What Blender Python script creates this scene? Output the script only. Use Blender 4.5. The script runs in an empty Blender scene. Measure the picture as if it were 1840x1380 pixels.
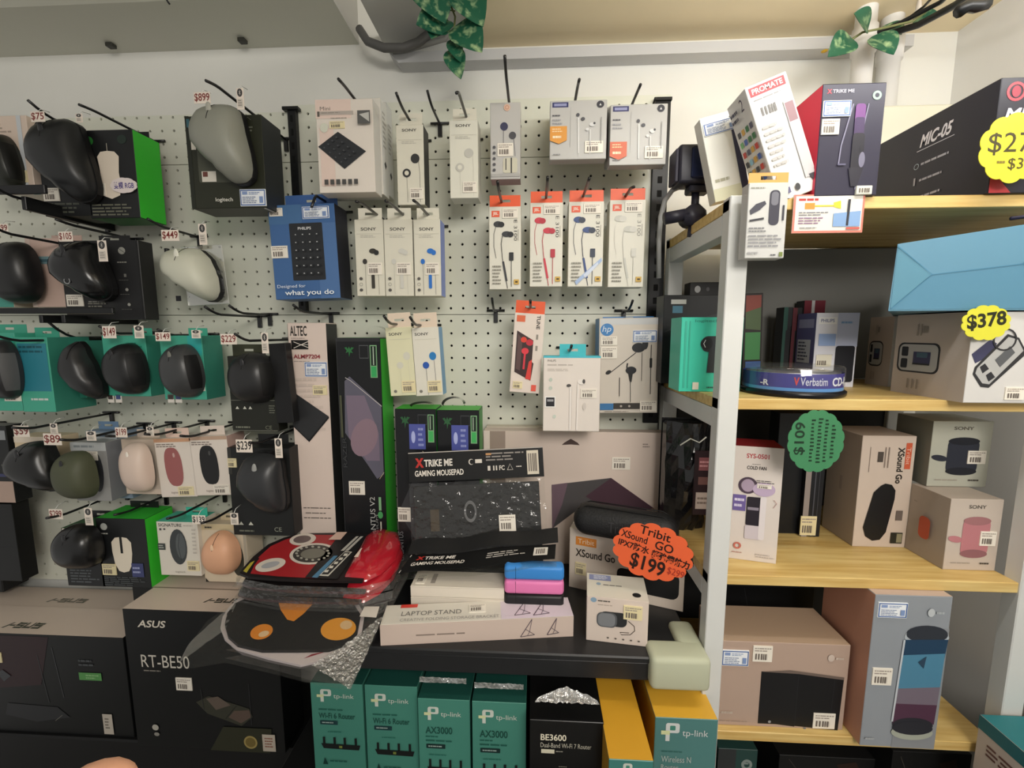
import bpy, bmesh, math, random
from mathutils import Vector, Matrix, Euler
random.seed(11)
COL = bpy.context.scene.collection
SC = bpy.context.scene
rad = math.radians
# ------------------------------------------------------------------ camera
F, U0, V0 = 770.0, 920.0, 690.0          # focal length and centre in pixels of the 1840x1380 frame
CAM = Vector((0.0, -0.87, 1.40))
cd = bpy.data.cameras.new('shop_camera')
cd.sensor_width = 36.0; cd.sensor_fit = 'HORIZONTAL'; cd.lens = 36.0*F/1840.0
cd.clip_start = 0.01; cd.clip_end = 50
cam = bpy.data.objects.new('shop_camera', cd); COL.objects.link(cam)
cam.location = CAM; cam.rotation_euler = (math.pi/2-rad(6.8), 0, rad(3.0))
SC.camera = cam
RM = cam.rotation_euler.to_matrix()
SC.view_settings.view_transform = 'Standard'; SC.view_settings.look = 'None'
SC.view_settings.exposure = -0.12; SC.view_settings.gamma = 1.0
SC.view_settings.use_curve_mapping = False
# ------------------------------------------------------------------ light
w = bpy.data.worlds.new('shop_surroundings'); SC.world = w; w.use_nodes = True
w.node_tree.nodes['Background'].inputs['Color'].default_value = (1.0, 0.98, 0.93, 1)
w.node_tree.nodes['Background'].inputs['Strength'].default_value = 0.50
def area(name, loc, target, sx, sy, watts, col):
    l = bpy.data.lights.new(name, 'AREA'); l.shape = 'RECTANGLE'; l.size = sx; l.size_y = sy
    l.energy = watts; l.color = col
    o = bpy.data.objects.new(name, l); COL.objects.link(o); o.location = loc
    o.rotation_euler = (Vector(target)-Vector(loc)).to_track_quat('-Z', 'Y').to_euler()
    return o
area('front_fill_light', (0.55, -1.70, 1.98), (0.25, 0.0, 1.15), 0.9, 0.5, 27.0, (1.0, 0.95, 0.88))  # fill light added behind the camera, brightens shelf interiors, stands in for shop lamps

# hanging fluorescent tube above the goods, out of frame (its own light)
TUBE_AT, TUBE_LEN, TUBE_STRENGTH = (0.46, -0.46, 1.80), 0.60, 36.0
# ------------------------------------------------------------------ pixel -> place
def ray(u, v): return RM @ Vector(((u-U0)/F, -(v-V0)/F, -1.0))
def PY(u, v, y):
    d = ray(u, v); return CAM + d*((y-CAM.y)/d.y)
def PZ(u, v, z):
    d = ray(u, v); return CAM + d*((z-CAM.z)/d.z)
def proj(p):
    q = RM.transposed() @ (Vector(p)-CAM); return U0+F*q.x/-q.z, V0-F*q.y/-q.z
def PX(u, v, x):
    d = ray(u, v); return CAM + d*((x-CAM.x)/d.x)
# ------------------------------------------------------------------ materials
def lin(c): c /= 255.0; return c/12.92 if c <= 0.04045 else ((c+0.055)/1.055)**2.4
def rgb(h):
    h = h.lstrip('#'); h = ''.join(c*2 for c in h) if len(h) == 3 else h
    return tuple(lin(int(h[i:i+2], 16)) for i in (0, 2, 4)) + (1,)
_M = {}
def mat(h, rough=0.5, metal=0.0, spec=0.3, var=0.0, scale=30.0, bump=0.0, coat=0.0):
    key = (h, rough, metal, spec, var, scale, bump, coat)
    if key in _M: return _M[key]
    m = bpy.data.materials.new('surface_'+h.lstrip('#')); m.use_nodes = True; nt = m.node_tree
    b = nt.nodes['Principled BSDF']; b.inputs['Base Color'].default_value = rgb(h)
    b.inputs['Roughness'].default_value = rough; b.inputs['Metallic'].default_value = metal
    b.inputs['Specular IOR Level'].default_value = spec; b.inputs['Coat Weight'].default_value = coat
    if var or bump:
        tc = nt.nodes.new('ShaderNodeTexCoord'); n = nt.nodes.new('ShaderNodeTexNoise')
        n.inputs['Scale'].default_value = scale; n.inputs['Detail'].default_value = 4
        nt.links.new(tc.outputs['Object'], n.inputs['Vector'])
        if var:
            mx = nt.nodes.new('ShaderNodeMixRGB'); mx.blend_type = 'MULTIPLY'; mx.inputs[0].default_value = var
            mx.inputs[1].default_value = rgb(h); nt.links.new(n.outputs['Fac'], mx.inputs[2])
            nt.links.new(mx.outputs[0], b.inputs['Base Color'])
        if bump:
            bp = nt.nodes.new('ShaderNodeBump'); bp.inputs['Strength'].default_value = bump; bp.inputs['Distance'].default_value = .002
            nt.links.new(n.outputs['Fac'], bp.inputs['Height']); nt.links.new(bp.outputs[0], b.inputs['Normal'])
    _M[key] = m; return m
def wood(h1, h2):
    m = bpy.data.materials.new('light_wood'); m.use_nodes = True; nt = m.node_tree; b = nt.nodes['Principled BSDF']
    tc = nt.nodes.new('ShaderNodeTexCoord'); mp = nt.nodes.new('ShaderNodeMapping'); mp.inputs['Scale'].default_value = (2.5, 40, 40)
    n = nt.nodes.new('ShaderNodeTexNoise'); n.inputs['Scale'].default_value = 3; n.inputs['Detail'].default_value = 6
    r = nt.nodes.new('ShaderNodeValToRGB'); r.color_ramp.elements[0].color = rgb(h1); r.color_ramp.elements[1].color = rgb(h2)
    r.color_ramp.elements[0].position = .35; r.color_ramp.elements[1].position = .65
    nt.links.new(tc.outputs['Object'], mp.inputs[0]); nt.links.new(mp.outputs[0], n.inputs['Vector'])
    nt.links.new(n.outputs['Fac'], r.inputs[0]); nt.links.new(r.outputs[0], b.inputs['Base Color']); b.inputs['Roughness'].default_value = .42
    return m
def film(op=0.12, rough=0.08, crinkle=0.6, scale=25.0, tint=(0.95, 0.95, 0.93, 1), gl=0.25):
    m = bpy.data.materials.new('clear_film'); m.use_nodes = True; nt = m.node_tree
    for n in list(nt.nodes): nt.nodes.remove(n)
    out = nt.nodes.new('ShaderNodeOutputMaterial'); tr = nt.nodes.new('ShaderNodeBsdfTransparent'); tr.inputs[0].default_value = tint
    g = nt.nodes.new('ShaderNodeBsdfGlossy'); g.inputs['Roughness'].default_value = rough; g.inputs[0].default_value = (.9, .9, .9, 1)
    df = nt.nodes.new('ShaderNodeBsdfDiffuse'); df.inputs[0].default_value = (.8, .79, .76, 1)
    m1 = nt.nodes.new('ShaderNodeMixShader'); m1.inputs[0].default_value = op
    m2 = nt.nodes.new('ShaderNodeMixShader'); m2.inputs[0].default_value = gl
    tc = nt.nodes.new('ShaderNodeTexCoord'); n = nt.nodes.new('ShaderNodeTexNoise'); n.inputs['Scale'].default_value = scale; n.inputs['Detail'].default_value = 3
    bp = nt.nodes.new('ShaderNodeBump'); bp.inputs['Strength'].default_value = crinkle; bp.inputs['Distance'].default_value = .01
    nt.links.new(tc.outputs['Object'], n.inputs['Vector']); nt.links.new(n.outputs['Fac'], bp.inputs['Height'])
    nt.links.new(bp.outputs[0], g.inputs['Normal'])
    nt.links.new(tr.outputs[0], m1.inputs[1]); nt.links.new(df.outputs[0], m1.inputs[2])
    nt.links.new(m1.outputs[0], m2.inputs[1]); nt.links.new(g.outputs[0], m2.inputs[2]); nt.links.new(m2.outputs[0], out.inputs[0])
    return m
def S(h): return mat(h, 0.45, 0, .35) if isinstance(h, str) else h   # printed card and paper
K = mat('#131415', 0.4, 0, .35)            # black plastic
WIRE = mat('#141416', 0.3, 0.0, 0.6)
INK = '#2a2a2c'
# ------------------------------------------------------------------ mesh builder
_TX = {}
def text_geo(s, bold=0.0, shear=0.0):
    k = (s, bold, shear)
    if k not in _TX:
        c = bpy.data.curves.new('lettering', 'FONT'); c.body = s; c.size = 1.0; c.resolution_u = 3
        c.offset = bold; c.shear = shear; c.fill_mode = 'FRONT'
        o = bpy.data.objects.new('lettering', c); COL.objects.link(o)
        me = o.to_mesh()
        vs = [(v.co.x, v.co.y) for v in me.vertices]; fs = [tuple(p.vertices) for p in me.polygons]
        o.to_mesh_clear(); bpy.data.objects.remove(o); bpy.data.curves.remove(c)
        if vs:
            xs = [v[0] for v in vs]; ys = [v[1] for v in vs]
            x0, x1, y0, y1 = min(xs), max(xs), min(ys), max(ys)
            vs = [((x-x0)/max(1e-6, x1-x0), (y-y0)/max(1e-6, y1-y0)) for x, y in vs]
        _TX[k] = (vs, fs)
    return _TX[k]
MX = [(0, -.55, .55), (.12, -.84, .80), (.36, -1, .86), (.5, -1, .92), (.64, -.72, .98), (.8, -.30, 1), (.92, -.05, .95), (1, .1, .8)]
LIFT = [(0, -.98, .35), (.05, -1, .5), (.28, -.97, .80), (.45, -.93, .92), (.6, -.62, 1), (.8, -.1, 1), (.93, .2, .9), (1, .35, .75)]
SLANT = [(0, -.5, .1), (.15, -.75, .3), (.5, -1, .7), (.75, -.6, 1), (.92, -.1, 1), (1, .2, .9)]
class MB:
    def __init__(s): s.v = []; s.f = []; s.m = []; s.mats = []; s.sm = []
    def mi(s, m):
        m = S(m)
        if m not in s.mats: s.mats.append(m)
        return s.mats.index(m)
    def poly(s, pts, m, sm=False):
        n = len(s.v); s.v += [tuple(p) for p in pts]; s.f.append(tuple(range(n, n+len(pts)))); s.m.append(s.mi(m)); s.sm.append(sm)
    def mesh(s, vs, fs, m, sm=False):
        n = len(s.v); s.v += [tuple(p) for p in vs]; k = s.mi(m)
        for f in fs: s.f.append(tuple(n+i for i in f)); s.m.append(k); s.sm.append(sm)
    def box(s, x0, y0, z0, x1, y1, z1, m, bev=0.0, seg=1, xf=None):
        bm = bmesh.new(); bmesh.ops.create_cube(bm, size=1.0)
        for v in bm.verts: v.co = Vector(((x0+x1)/2+v.co.x*(x1-x0), (y0+y1)/2+v.co.y*(y1-y0), (z0+z1)/2+v.co.z*(z1-z0)))
        if bev: bmesh.ops.bevel(bm, geom=bm.edges[:], offset=bev, segments=seg, affect='EDGES', profile=.5)
        bm.verts.index_update()
        vs = [v.co.copy() for v in bm.verts]
        if xf: vs = [xf @ v for v in vs]
        s.mesh(vs, [[v.index for v in f.verts] for f in bm.faces], m, seg > 1); bm.free()
    def prism(s, pts, y0, y1, m, m2=None, axis='y'):        # outline (a,b) extruded along y (or z)
        q = (lambda a, b, t: (a, t, b)) if axis == 'y' else (lambda a, b, t: (a, b, t))
        n = len(pts); A = [q(a, b, y0) for a, b in pts]; B = [q(a, b, y1) for a, b in pts]
        s.poly(A, m); s.poly(B[::-1], m)
        for i in range(n): j = (i+1) % n; s.poly([A[j], A[i], B[i], B[j]], m2 or m)
    def tube(s, pts, r, m, n=8, cap=True, taper=None):
        pts = [Vector(p) for p in pts]; rings = []; up = None
        for i, p in enumerate(pts):
            d = (pts[min(i+1, len(pts)-1)]-pts[max(i-1, 0)]).normalized()
            a = Vector((0, 0, 1)) if abs(d.z) < .9 else Vector((1, 0, 0))
            if up is not None: a = up
            e1 = (a-d*a.dot(d)).normalized(); e2 = d.cross(e1); up = e1
            rr = r*(taper[i] if taper else 1)
            rings.append([p+e1*rr*math.cos(2*math.pi*k/n)+e2*rr*math.sin(2*math.pi*k/n) for k in range(n)])
        vs = [q for R in rings for q in R]; fs = []
        for i in range(len(rings)-1):
            for k in range(n): fs.append((i*n+k, i*n+(k+1) % n, (i+1)*n+(k+1) % n, (i+1)*n+k))
        if cap: fs.append(tuple(range(n))[::-1]); fs.append(tuple(range((len(rings)-1)*n, len(rings)*n)))
        s.mesh(vs, fs, m, True)
    def lathe(s, prof, m, n=24, c=(0, 0, 0), sm=True):       # profile (r,z) round the z axis
        vs = []; fs = []
        for r, z in prof:
            for k in range(n): a = 2*math.pi*k/n; vs.append((c[0]+r*math.cos(a), c[1]+r*math.sin(a), c[2]+z))
        for i in range(len(prof)-1):
            for k in range(n): fs.append((i*n+k, i*n+(k+1) % n, (i+1)*n+(k+1) % n, (i+1)*n+k))
        s.mesh(vs, fs, m, sm)
    def build(s, name, parent=None, loc=None, rot=None):
        me = bpy.data.meshes.new(name); me.from_pydata(s.v, [], s.f)
        for m in s.mats: me.materials.append(m)
        me.polygons.foreach_set('material_index', s.m); me.polygons.foreach_set('use_smooth', s.sm)
        me.update(); o = bpy.data.objects.new(name, me); COL.objects.link(o)
        if loc is not None: o.location = loc
        if rot is not None: o.rotation_euler = rot
        if parent: o.parent = parent
        return o
def tag(o, label=None, cat=None, group=None, kind=None):
    if label: o['label'] = label
    if cat: o['category'] = cat
    if group: o['group'] = group
    if kind: o['kind'] = kind
    return o
def root(name, label, cat, loc, rot=(0, 0, 0), group=None):
    o = bpy.data.objects.new(name, None); o.empty_display_size = .02; COL.objects.link(o)
    o.location = loc; o.rotation_euler = rot; return tag(o, label, cat, group)
# ------------------------------------------------------------------ printing on box faces
EPS = 0.00022
class Fr:                                    # a face: top-left corner, across, down, outward
    def __init__(s, tl, du, dv, n): s.tl, s.du, s.dv, s.n = Vector(tl), Vector(du), Vector(dv), Vector(n)
    def at(s, a, b, k=1): return s.tl+s.du*a+s.dv*b+s.n*(EPS*k)
def faces(w, d, h):
    return {'F': Fr((-w/2, 0, h), (w, 0, 0), (0, 0, -h), (0, -1, 0)), 'R': Fr((w/2, 0, h), (0, d, 0), (0, 0, -h), (1, 0, 0)),
            'L': Fr((-w/2, d, h), (0, -d, 0), (0, 0, -h), (-1, 0, 0)), 'T': Fr((-w/2, d, h), (w, 0, 0), (0, -d, 0), (0, 0, 1)),
            'B': Fr((-w/2, 0, 0), (w, 0, 0), (0, d, 0), (0, 0, -1))}
def draw(mb, fr, items, k0=1):
    for i, it in enumerate(items):
        k = k0+i*.5; op = it[0]
        if op == 'r':
            _, a0, b0, a1, b1, c = it
            mb.poly([fr.at(a0, b0, k), fr.at(a0, b1, k), fr.at(a1, b1, k), fr.at(a1, b0, k)], c)
        elif op == 't':
            _, s, a0, b0, a1, b1, c = it[:7]; o = it[7] if len(it) > 7 else {}
            vs, fs = text_geo(s, o.get('b', 0.0), o.get('sh', 0.0)); rot = o.get('rot', 0); P = []
            for x, y in vs:
                if rot == 90: x, y = y, 1-x              # reads downwards
                elif rot == 270: x, y = 1-y, x           # reads upwards
                P.append(fr.at(a0+(a1-a0)*x, b1+(b0-b1)*y+o.get('sk', 0)*x*(a1-a0), k))
            mb.mesh(P, fs, c)
        elif op == 'e':
            _, a, b, ra, rb, c = it[:6]; th = rad(it[6]) if len(it) > 6 else 0
            W, Hh = fr.du.length, fr.dv.length; P = []
            for q in range(20):
                t = -2*math.pi*q/20; x = ra*W*math.cos(t); y = rb*Hh*math.sin(t)
                P.append(fr.at(a+(x*math.cos(th)-y*math.sin(th))/W, b+(x*math.sin(th)+y*math.cos(th))/Hh, k))
            mb.poly(P, c)
        elif op == 'g':                                   # ring
            _, a, b, ra, c, wd = it; W, Hh = fr.du.length, fr.dv.length; n = 20; P = []
            for q in range(n):
                t = -2*math.pi*q/n
                for R in (ra*W, ra*W-wd): P.append(fr.at(a+R*math.cos(t)/W, b+R*math.sin(t)/Hh, k))
            mb.mesh(P, [(2*q, 2*((q+1) % n), 2*((q+1) % n)+1, 2*q+1) for q in range(n)], c)
        elif op == 'p':
            mb.poly([fr.at(a, b, k) for a, b in it[1]], it[2])
        elif op == 'l':
            pts = [fr.at(a, b, k) for a, b in it[1]]; wd = it[2]/1000/2; vs = []; fs = []
            for q, p in enumerate(pts):
                d = pts[min(q+1, len(pts)-1)]-pts[max(q-1, 0)]
                sd = fr.n.cross(d).normalized()*wd; vs += [p+sd, p-sd]
            for q in range(len(pts)-1): fs.append((2*q, 2*q+1, 2*q+3, 2*q+2))
            mb.mesh(vs, fs, it[3])
        elif op == 'x':                                   # rows of small unreadable print
            _, a0, b0, a1, b1, n, c = it; rs = random.Random(n*7+int(a0*100))
            for q in range(n):
                y = b0+(b1-b0)*(q+.25)/n; hh = (b1-b0)/n*.45; x = a0; end = a0+(a1-a0)*rs.uniform(.6, 1)
                while x < end-.001:
                    x2 = min(end, x+(a1-a0)*rs.uniform(.08, .3)); mb.poly([fr.at(x, y, k), fr.at(x, y+hh, k), fr.at(x2, y+hh, k), fr.at(x2, y, k)], c); x = x2+(a1-a0)*.03
        elif op == 'rr':                                  # rounded rectangle
            _, a0, b0, a1, b1, rm, c = it[:7]; W, Hh = fr.du.length, fr.dv.length; rx, ry = rm/1000/W, rm/1000/Hh; P = []
            for cx, cy, s0 in ((a0+rx, b0+ry, 90), (a0+rx, b1-ry, 180), (a1-rx, b1-ry, 270), (a1-rx, b0+ry, 0)):
                for q in range(5): t = rad(s0+q*22.5); P.append(fr.at(cx+rx*math.cos(t), cy-ry*math.sin(t), k))
            mb.poly(P, c)
def bars(a0, b0, a1, b1, c='#6e655e'):
    rs = random.Random(5); out = []; x = a0
    while x < a1: wd = (a1-a0)*rs.choice((.05, .09, .13)); out.append(('r', x, b0, min(a1, x+wd), b1, c)); x += wd+(a1-a0)*rs.choice((.06, .1))
    return out
def sticker(parent, fr, a0, b0, a1, b1, style='w', name='price_sticker'):
    mb = MB(); g = Fr(fr.at(a0, b0, 6), fr.du*(a1-a0), fr.dv*(b1-b0), fr.n)
    col = {'w': '#e6dfd2', 'c': '#e0d3a8', 'i': '#e8ebee', 'g': '#c9c7bf'}[style]
    q = [g.at(0, 0, 1), g.at(0, 1, 1), g.at(1, 1, 1), g.at(1, 0, 1)]; q0 = [g.at(0, 0, -6), g.at(0, 1, -6), g.at(1, 1, -6), g.at(1, 0, -6)]
    mb.poly(q, col)
    for i in range(4): j = (i+1) % 4; mb.poly([q[j], q[i], q0[i], q0[j]], col)
    if style == 'i':
        draw(mb, g, [('r', .02, .04, .98, .10, '#3d5f9c'), ('r', .02, .9, .98, .96, '#3d5f9c'), ('r', .02, .04, .05, .96, '#3d5f9c'), ('r', .95, .04, .98, .96, '#3d5f9c'),
                     ('r', .1, .14, .3, .32, '#8296c0'), ('x', .36, .16, .9, .34, 2, '#7c8fb4'), ('x', .1, .42, .72, .86, 4, '#7f8ba6'), ('r', .76, .44, .9, .82, '#7d93bd')], 2)
    else:
        draw(mb, g, [('x', .08, .08, .94, .38, 2, '#9a8f86')] + bars(.12, .48, .74, .86), 2)
    return mb.build(name, parent)
def place(rect, y, yaw, roll, tilt, zb, w, h, wscale):
    x0, y0, x1, y1 = rect; um, vm = (x0+x1)/2, (y0+y1)/2
    W = w or abs((PY(x1, vm, y)-PY(x0, vm, y)).x)*wscale; c = PY(um, vm, y)
    top = PY(um, y0, y).z; bot = PY(um, y1, y).z if zb is None else zb
    Hh = h or top-bot
    rt = (rad(tilt), rad(roll), rad(yaw)); R = Euler(rt).to_matrix()
    ctr = Vector((c.x, y, bot+Hh/2)); loc = ctr - R @ Vector((0, 0, Hh/2))
    if zb is not None and not roll: loc.z = zb
    return loc, rt, W, Hh
# generic carton.  rect = pixel box of its front face (x0,y0,x1,y1) at depth y
def carton(name, label, cat, rect, y, dep, col, art=(), stk=(), tab=None, yaw=0, roll=0, tilt=0, zb=None, side=None, group=None,
           w=None, h=None, bev=.0007, sides=None, wscale=1.0, part='carton', base=None):
    if base: A_, B_ = base; W, Hh, loc = (B_-A_).length, h, (A_+B_)/2; rt = (0, 0, math.atan2(B_.y-A_.y, B_.x-A_.x))
    else: loc, rt, W, Hh = place(rect, y, yaw, roll, tilt, zb, w, h, wscale)
    fr = faces(W, dep, Hh); parts = bool(stk or tab)
    mb = MB(); mb.box(-W/2, 0, 0, W/2, dep, Hh, col, bev)
    if sides:
        for f, cc in sides.items(): g = fr[f]; mb.poly([g.at(.004, .004, .5), g.at(.004, .996, .5), g.at(.996, .996, .5), g.at(.996, .004, .5)], cc)
    by = {}
    for it in art:
        f = 'F'
        if it[0] in 'FRLTB' and len(it[0]) == 1 and isinstance(it[1], tuple): f, it = it[0], it[1]
        by.setdefault(f, []).append(it)
    for f, L in by.items(): draw(mb, fr[f], L, 1.5)
    if not parts:
        o = mb.build(name, None, loc, rt); tag(o, label, cat, group); o['_dims'] = (W, dep, Hh); return o
    r = root(name, label, cat, loc, rt, group)
    mb.build(part, r)
    for s in stk:
        f = 'F'
        if isinstance(s[0], str): f, s = s[0], s[1:]
        sticker(r, fr[f], *s[:4], s[4] if len(s) > 4 else 'w', 'info_label' if len(s) > 4 and s[4] == 'i' else 'price_sticker')
    if tab:                                   # (a0, a1, height mm, colour, y offset)
        a0, a1, hm, tc, yo = (tuple(tab)+(0.001,))[:5]; hm /= 1000; t = MB()
        X0, X1 = -W/2+W*a0, -W/2+W*a1; cx = (X0+X1)/2; hw = min(.009, (X1-X0)*.28); hz = Hh+hm*.5; hr = min(.0022, hm*.2)
        o_ = [(X0, Hh-.0005), (X0, Hh+hm), (X1, Hh+hm), (X1, Hh-.0005)]; i_ = [(cx-hw, hz-hr), (cx-hw, hz+hr), (cx+hw, hz+hr), (cx+hw, hz-hr)]
        for yy in (yo, yo+.0007):
            for i in range(4):
                j = (i+1) % 4; q = [o_[i], o_[j], i_[j], i_[i]]
                t.poly([(a, yy, b) for a, b in (q if yy == yo else q[::-1])], tc)
        for L in (o_, i_):
            for i in range(4): j = (i+1) % 4; t.poly([(L[i][0], yo, L[i][1]), (L[j][0], yo, L[j][1]), (L[j][0], yo+.0007, L[j][1]), (L[i][0], yo+.0007, L[i][1])], tc)
        t.build('hang_tab', r)
    return r
# ------------------------------------------------------------------ mouse
def mouse(label, cx, cy, y, L, Wd, Ht, col, roll=0, yaw=0, wheel='#2b2b2d', top=.80, bot=.92, pw=2.8, lobe=0.0, side=None, seam='short', prof=None, wheel_t=.2, name='display_mouse',
          cat='computer mouse', extra=None, group='display mice on the pegboard', box_e=.62, gloss=.38, logo=None, lip=None):
    c = PY(cx, cy, y-Ht*.5); c.y = y
    r = root(name, label, cat, c, (0, rad(roll), rad(yaw)), group)
    N, A = 22, 20
    def wf(t):
        u = abs(2*t-1); e = max(0.0, 1-u**pw)**(1/pw); return Wd/2*e*(top+(1-top)*math.sin(math.pi*min(1, t/1.1))**1 if t < .55 else 1-(1-bot)*((t-.55)/.45)**2)
    def hf(t): u = abs(2*t-1); return Ht*max(0.0, 1-u**3.0)**(1/2.2)*(.72+.28*math.sin(math.pi*min(1, (t+.12)/1.2)))
    def lerp(t, k):
        for (p, q) in zip(prof, prof[1:]):
            if t <= q[0]: u = (t-p[0])/(q[0]-p[0]); u = u*u*(3-2*u); return p[k]+(q[k]-p[k])*u
        return prof[-1][k]
    def pt(t, a):
        ca, sa = math.cos(a), math.sin(a)
        if prof:
            xl, xr = lerp(t, 1)*Wd/2, lerp(t, 2)*Wd/2; u = abs(2*t-1); e = max(0., 1-u**10)**(1/3.2)
            return Vector(((xl+xr)/2+(xr-xl)/2*e*math.copysign(abs(ca)**box_e, ca), -hf(t)*abs(sa)**box_e, L/2-t*L))
        x = wf(t)*math.copysign(abs(ca)**box_e, ca)
        if lobe and ca < 0: x *= 1+lobe*math.exp(-((t-.5)/.22)**2)*(1-sa**2*.5)
        return Vector((x, -hf(t)*abs(sa)**box_e, L/2-t*L))
    mb = MB(); vs = []; fs = []
    ts = [.5-.5*math.cos(math.pi*(i/N)) for i in range(N+1)]
    for t in ts:
        for k in range(A+1): vs.append(pt(t, math.pi*k/A))
    for i in range(N):
        for k in range(A): fs.append((i*(A+1)+k, (i+1)*(A+1)+k, (i+1)*(A+1)+k+1, i*(A+1)+k+1))
    body = mat(col, gloss, 0, .5, 0, 30, 0); mb.mesh(vs, fs, body, True)
    base = [pt(t, 0) for t in ts]+[pt(t, math.pi) for t in ts[::-1]]; mb.poly(base, K)
    r0 = r; r = mb.build('mouse_body', r)
    if prof:
        bb = MB(); o_ = [(p.x*1.015+.0008, p.z*1.01-.0008) for p in base]; bb.prism(o_, -.010, .0, mat('#141415', .5)); bb.build('base_plate', r0)
    def sf(x, t):
        h = wf(t); q = min(1, abs(x)/max(1e-5, h)); return -hf(t)*(1-q**(2/box_e))**(box_e/2) if q < 1 else 0
    if wheel:
        wb = MB(); zc = L/2-wheel_t*L; yc = sf(0, wheel_t); rr = Wd*.075
        pass
        vsw = [];
        for i in range(9):
            a = math.pi*i/8; ring = []
            for k in range(10): b = 2*math.pi*k/10; vsw.append((rr*math.sin(a)*math.cos(b)*.75, yc+.0009-rr*.28*math.sin(a)*math.sin(b)-.001, zc+rr*1.7*math.cos(a)))
        fsw = [(i*10+k, i*10+(k+1) % 10, (i+1)*10+(k+1) % 10, (i+1)*10+k) for i in range(8) for k in range(10)]
        wb.mesh(vsw, fsw, mat(wheel, .3), True); wb.build('scroll_wheel', r)
    if seam:
        sb = MB(); t0, t1 = .02, .44
        if seam == 'short': t1 = .3
        pts = []
        for i in range(9): t = t0+(t1-t0)*i/8; pts.append((0, sf(0, t)+.0002, L/2-t*L))
        sb.tube(pts, .0006, mat('#101012', .6), 5)
        pts = []
        for i in range(13): x = wf(t1)*(-.86+1.72*i/12); pts.append((x, sf(x, t1)+.0002, L/2-t1*L))
        if seam != 'short': sb.tube(pts, .0005, mat('#141416', .6), 5)
        sb.build('button_seam', r)
    if side and not prof:                                       # rubber thumb side
        gb = MB(); sg = -1 if side[1] == 'L' else 1; vs = []; fs = []; n, m = 10, 5
        for i in range(n+1):
            t = .22+.62*i/n
            for k in range(m+1):
                a = rad(4+44*k/m); a = math.pi-a if sg < 0 else a; p = pt(t, a); p += Vector((sg*.0006, -.0006, 0)); vs.append(p)
        for i in range(n):
            for k in range(m): fs.append((i*(m+1)+k, (i+1)*(m+1)+k, (i+1)*(m+1)+k+1, i*(m+1)+k+1))
        gb.mesh(vs, fs, mat(side[0], .55), True); gb.build('side_grip', r)
    if logo:
        lb = MB(); zc = L/2-.68*L; g = Fr((-.006, sf(0, .68)-.0004, zc+.006), (.012, 0, 0), (0, 0, -.012), (0, -1, 0))
        draw(lb, g, [('g', .5, .5, .5, logo, .0016)], 1); lb.build('emblem', r)
    if extra: extra(r0, pt, sf, L, wf)
    return r0
# ------------------------------------------------------------------ hooks and tags
HG = 'wire hooks on the pegboard'
def hook(label, u, v, yt=-.19, up=.018, ve=None, ye=-.10, plate=True):
    t = PY(u, v, yt)
    if ve is not None: up = t.z-PY(u, ve, ye).z
    X, Z = t.x, t.z-up
    r = root('peg_hook', label, 'hook', (X, 0, Z), group=HG)
    mb = MB()
    mb.tube([(0, -.002, 0), (0, (yt+.03)*.5, 0), (0, min(-.02, yt+.03+up*.5), 0), (0, min(-.015, yt+.02+up*.3), up*.2), (0, min(-.012, yt+.010+up*.12), up*.55), (0, yt, up)], .0023, WIRE, 8); mb.build('prong', r)
    if plate:
        b = MB(); b.tube([(-.018, -.004, .002), (.018, -.004, .002)], .0024, WIRE, 8); b.box(-.004, -.006, -.022, .004, -.001, .004, WIRE, .0006); b.build('bracket', r)
    return r
def price_tag(label, u0, v0, u1, v1, y, txt, col='#e9ddd0', ink='#8a4a40', mark=False, roll=0, name='price_tag'):
    c = PY((u0+u1)/2, (v0+v1)/2, y); W = (PY(u1, v0, y)-PY(u0, v0, y)).x; Hh = (PY(u0, v0, y)-PY(u0, v1, y)).z
    mb = MB(); mb.box(-W/2, 0, 0, W/2, .0008, Hh, col, .0002); fr = faces(W, .0008, Hh)['F']
    if mark:                                # small upright tag with a wireless mark
        draw(mb, fr, [('e', .5, .22, .36, .19, '#3c3a3a'), ('l', [(.38, .16), (.62, .28), (.5, .34), (.5, .1), (.62, .16), (.38, .28)], .4, '#efe9df'), ('r', .15, .5, .85, .9, '#cfc7bb'), ('x', .2, .54, .8, .86, 3, '#8c847c')], 1)
    else:
        draw(mb, fr, [('t', txt, .05, .12, .95, .88, ink, {'b': .012})], 1)
    mb.tube([(0, .0006, Hh), (0, .006, Hh+.006), (0, .02, Hh+.008)], .0006, mat('#d8d8d4', .2), 5)
    o = mb.build(name, None, (c.x, y, c.z-Hh/2), (0, rad(roll), 0)); return tag(o, label, 'price tag', 'price tags on the pegboard hooks')
def star(nsc, ra, rb, dent=.08):
    P = []
    for i in range(nsc*6):
        t = 2*math.pi*i/(nsc*6); k = 1-dent+dent*abs(math.sin(nsc*t/2))**.7; P.append((ra*k*math.cos(t), rb*k*math.sin(t)))
    return P
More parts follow.
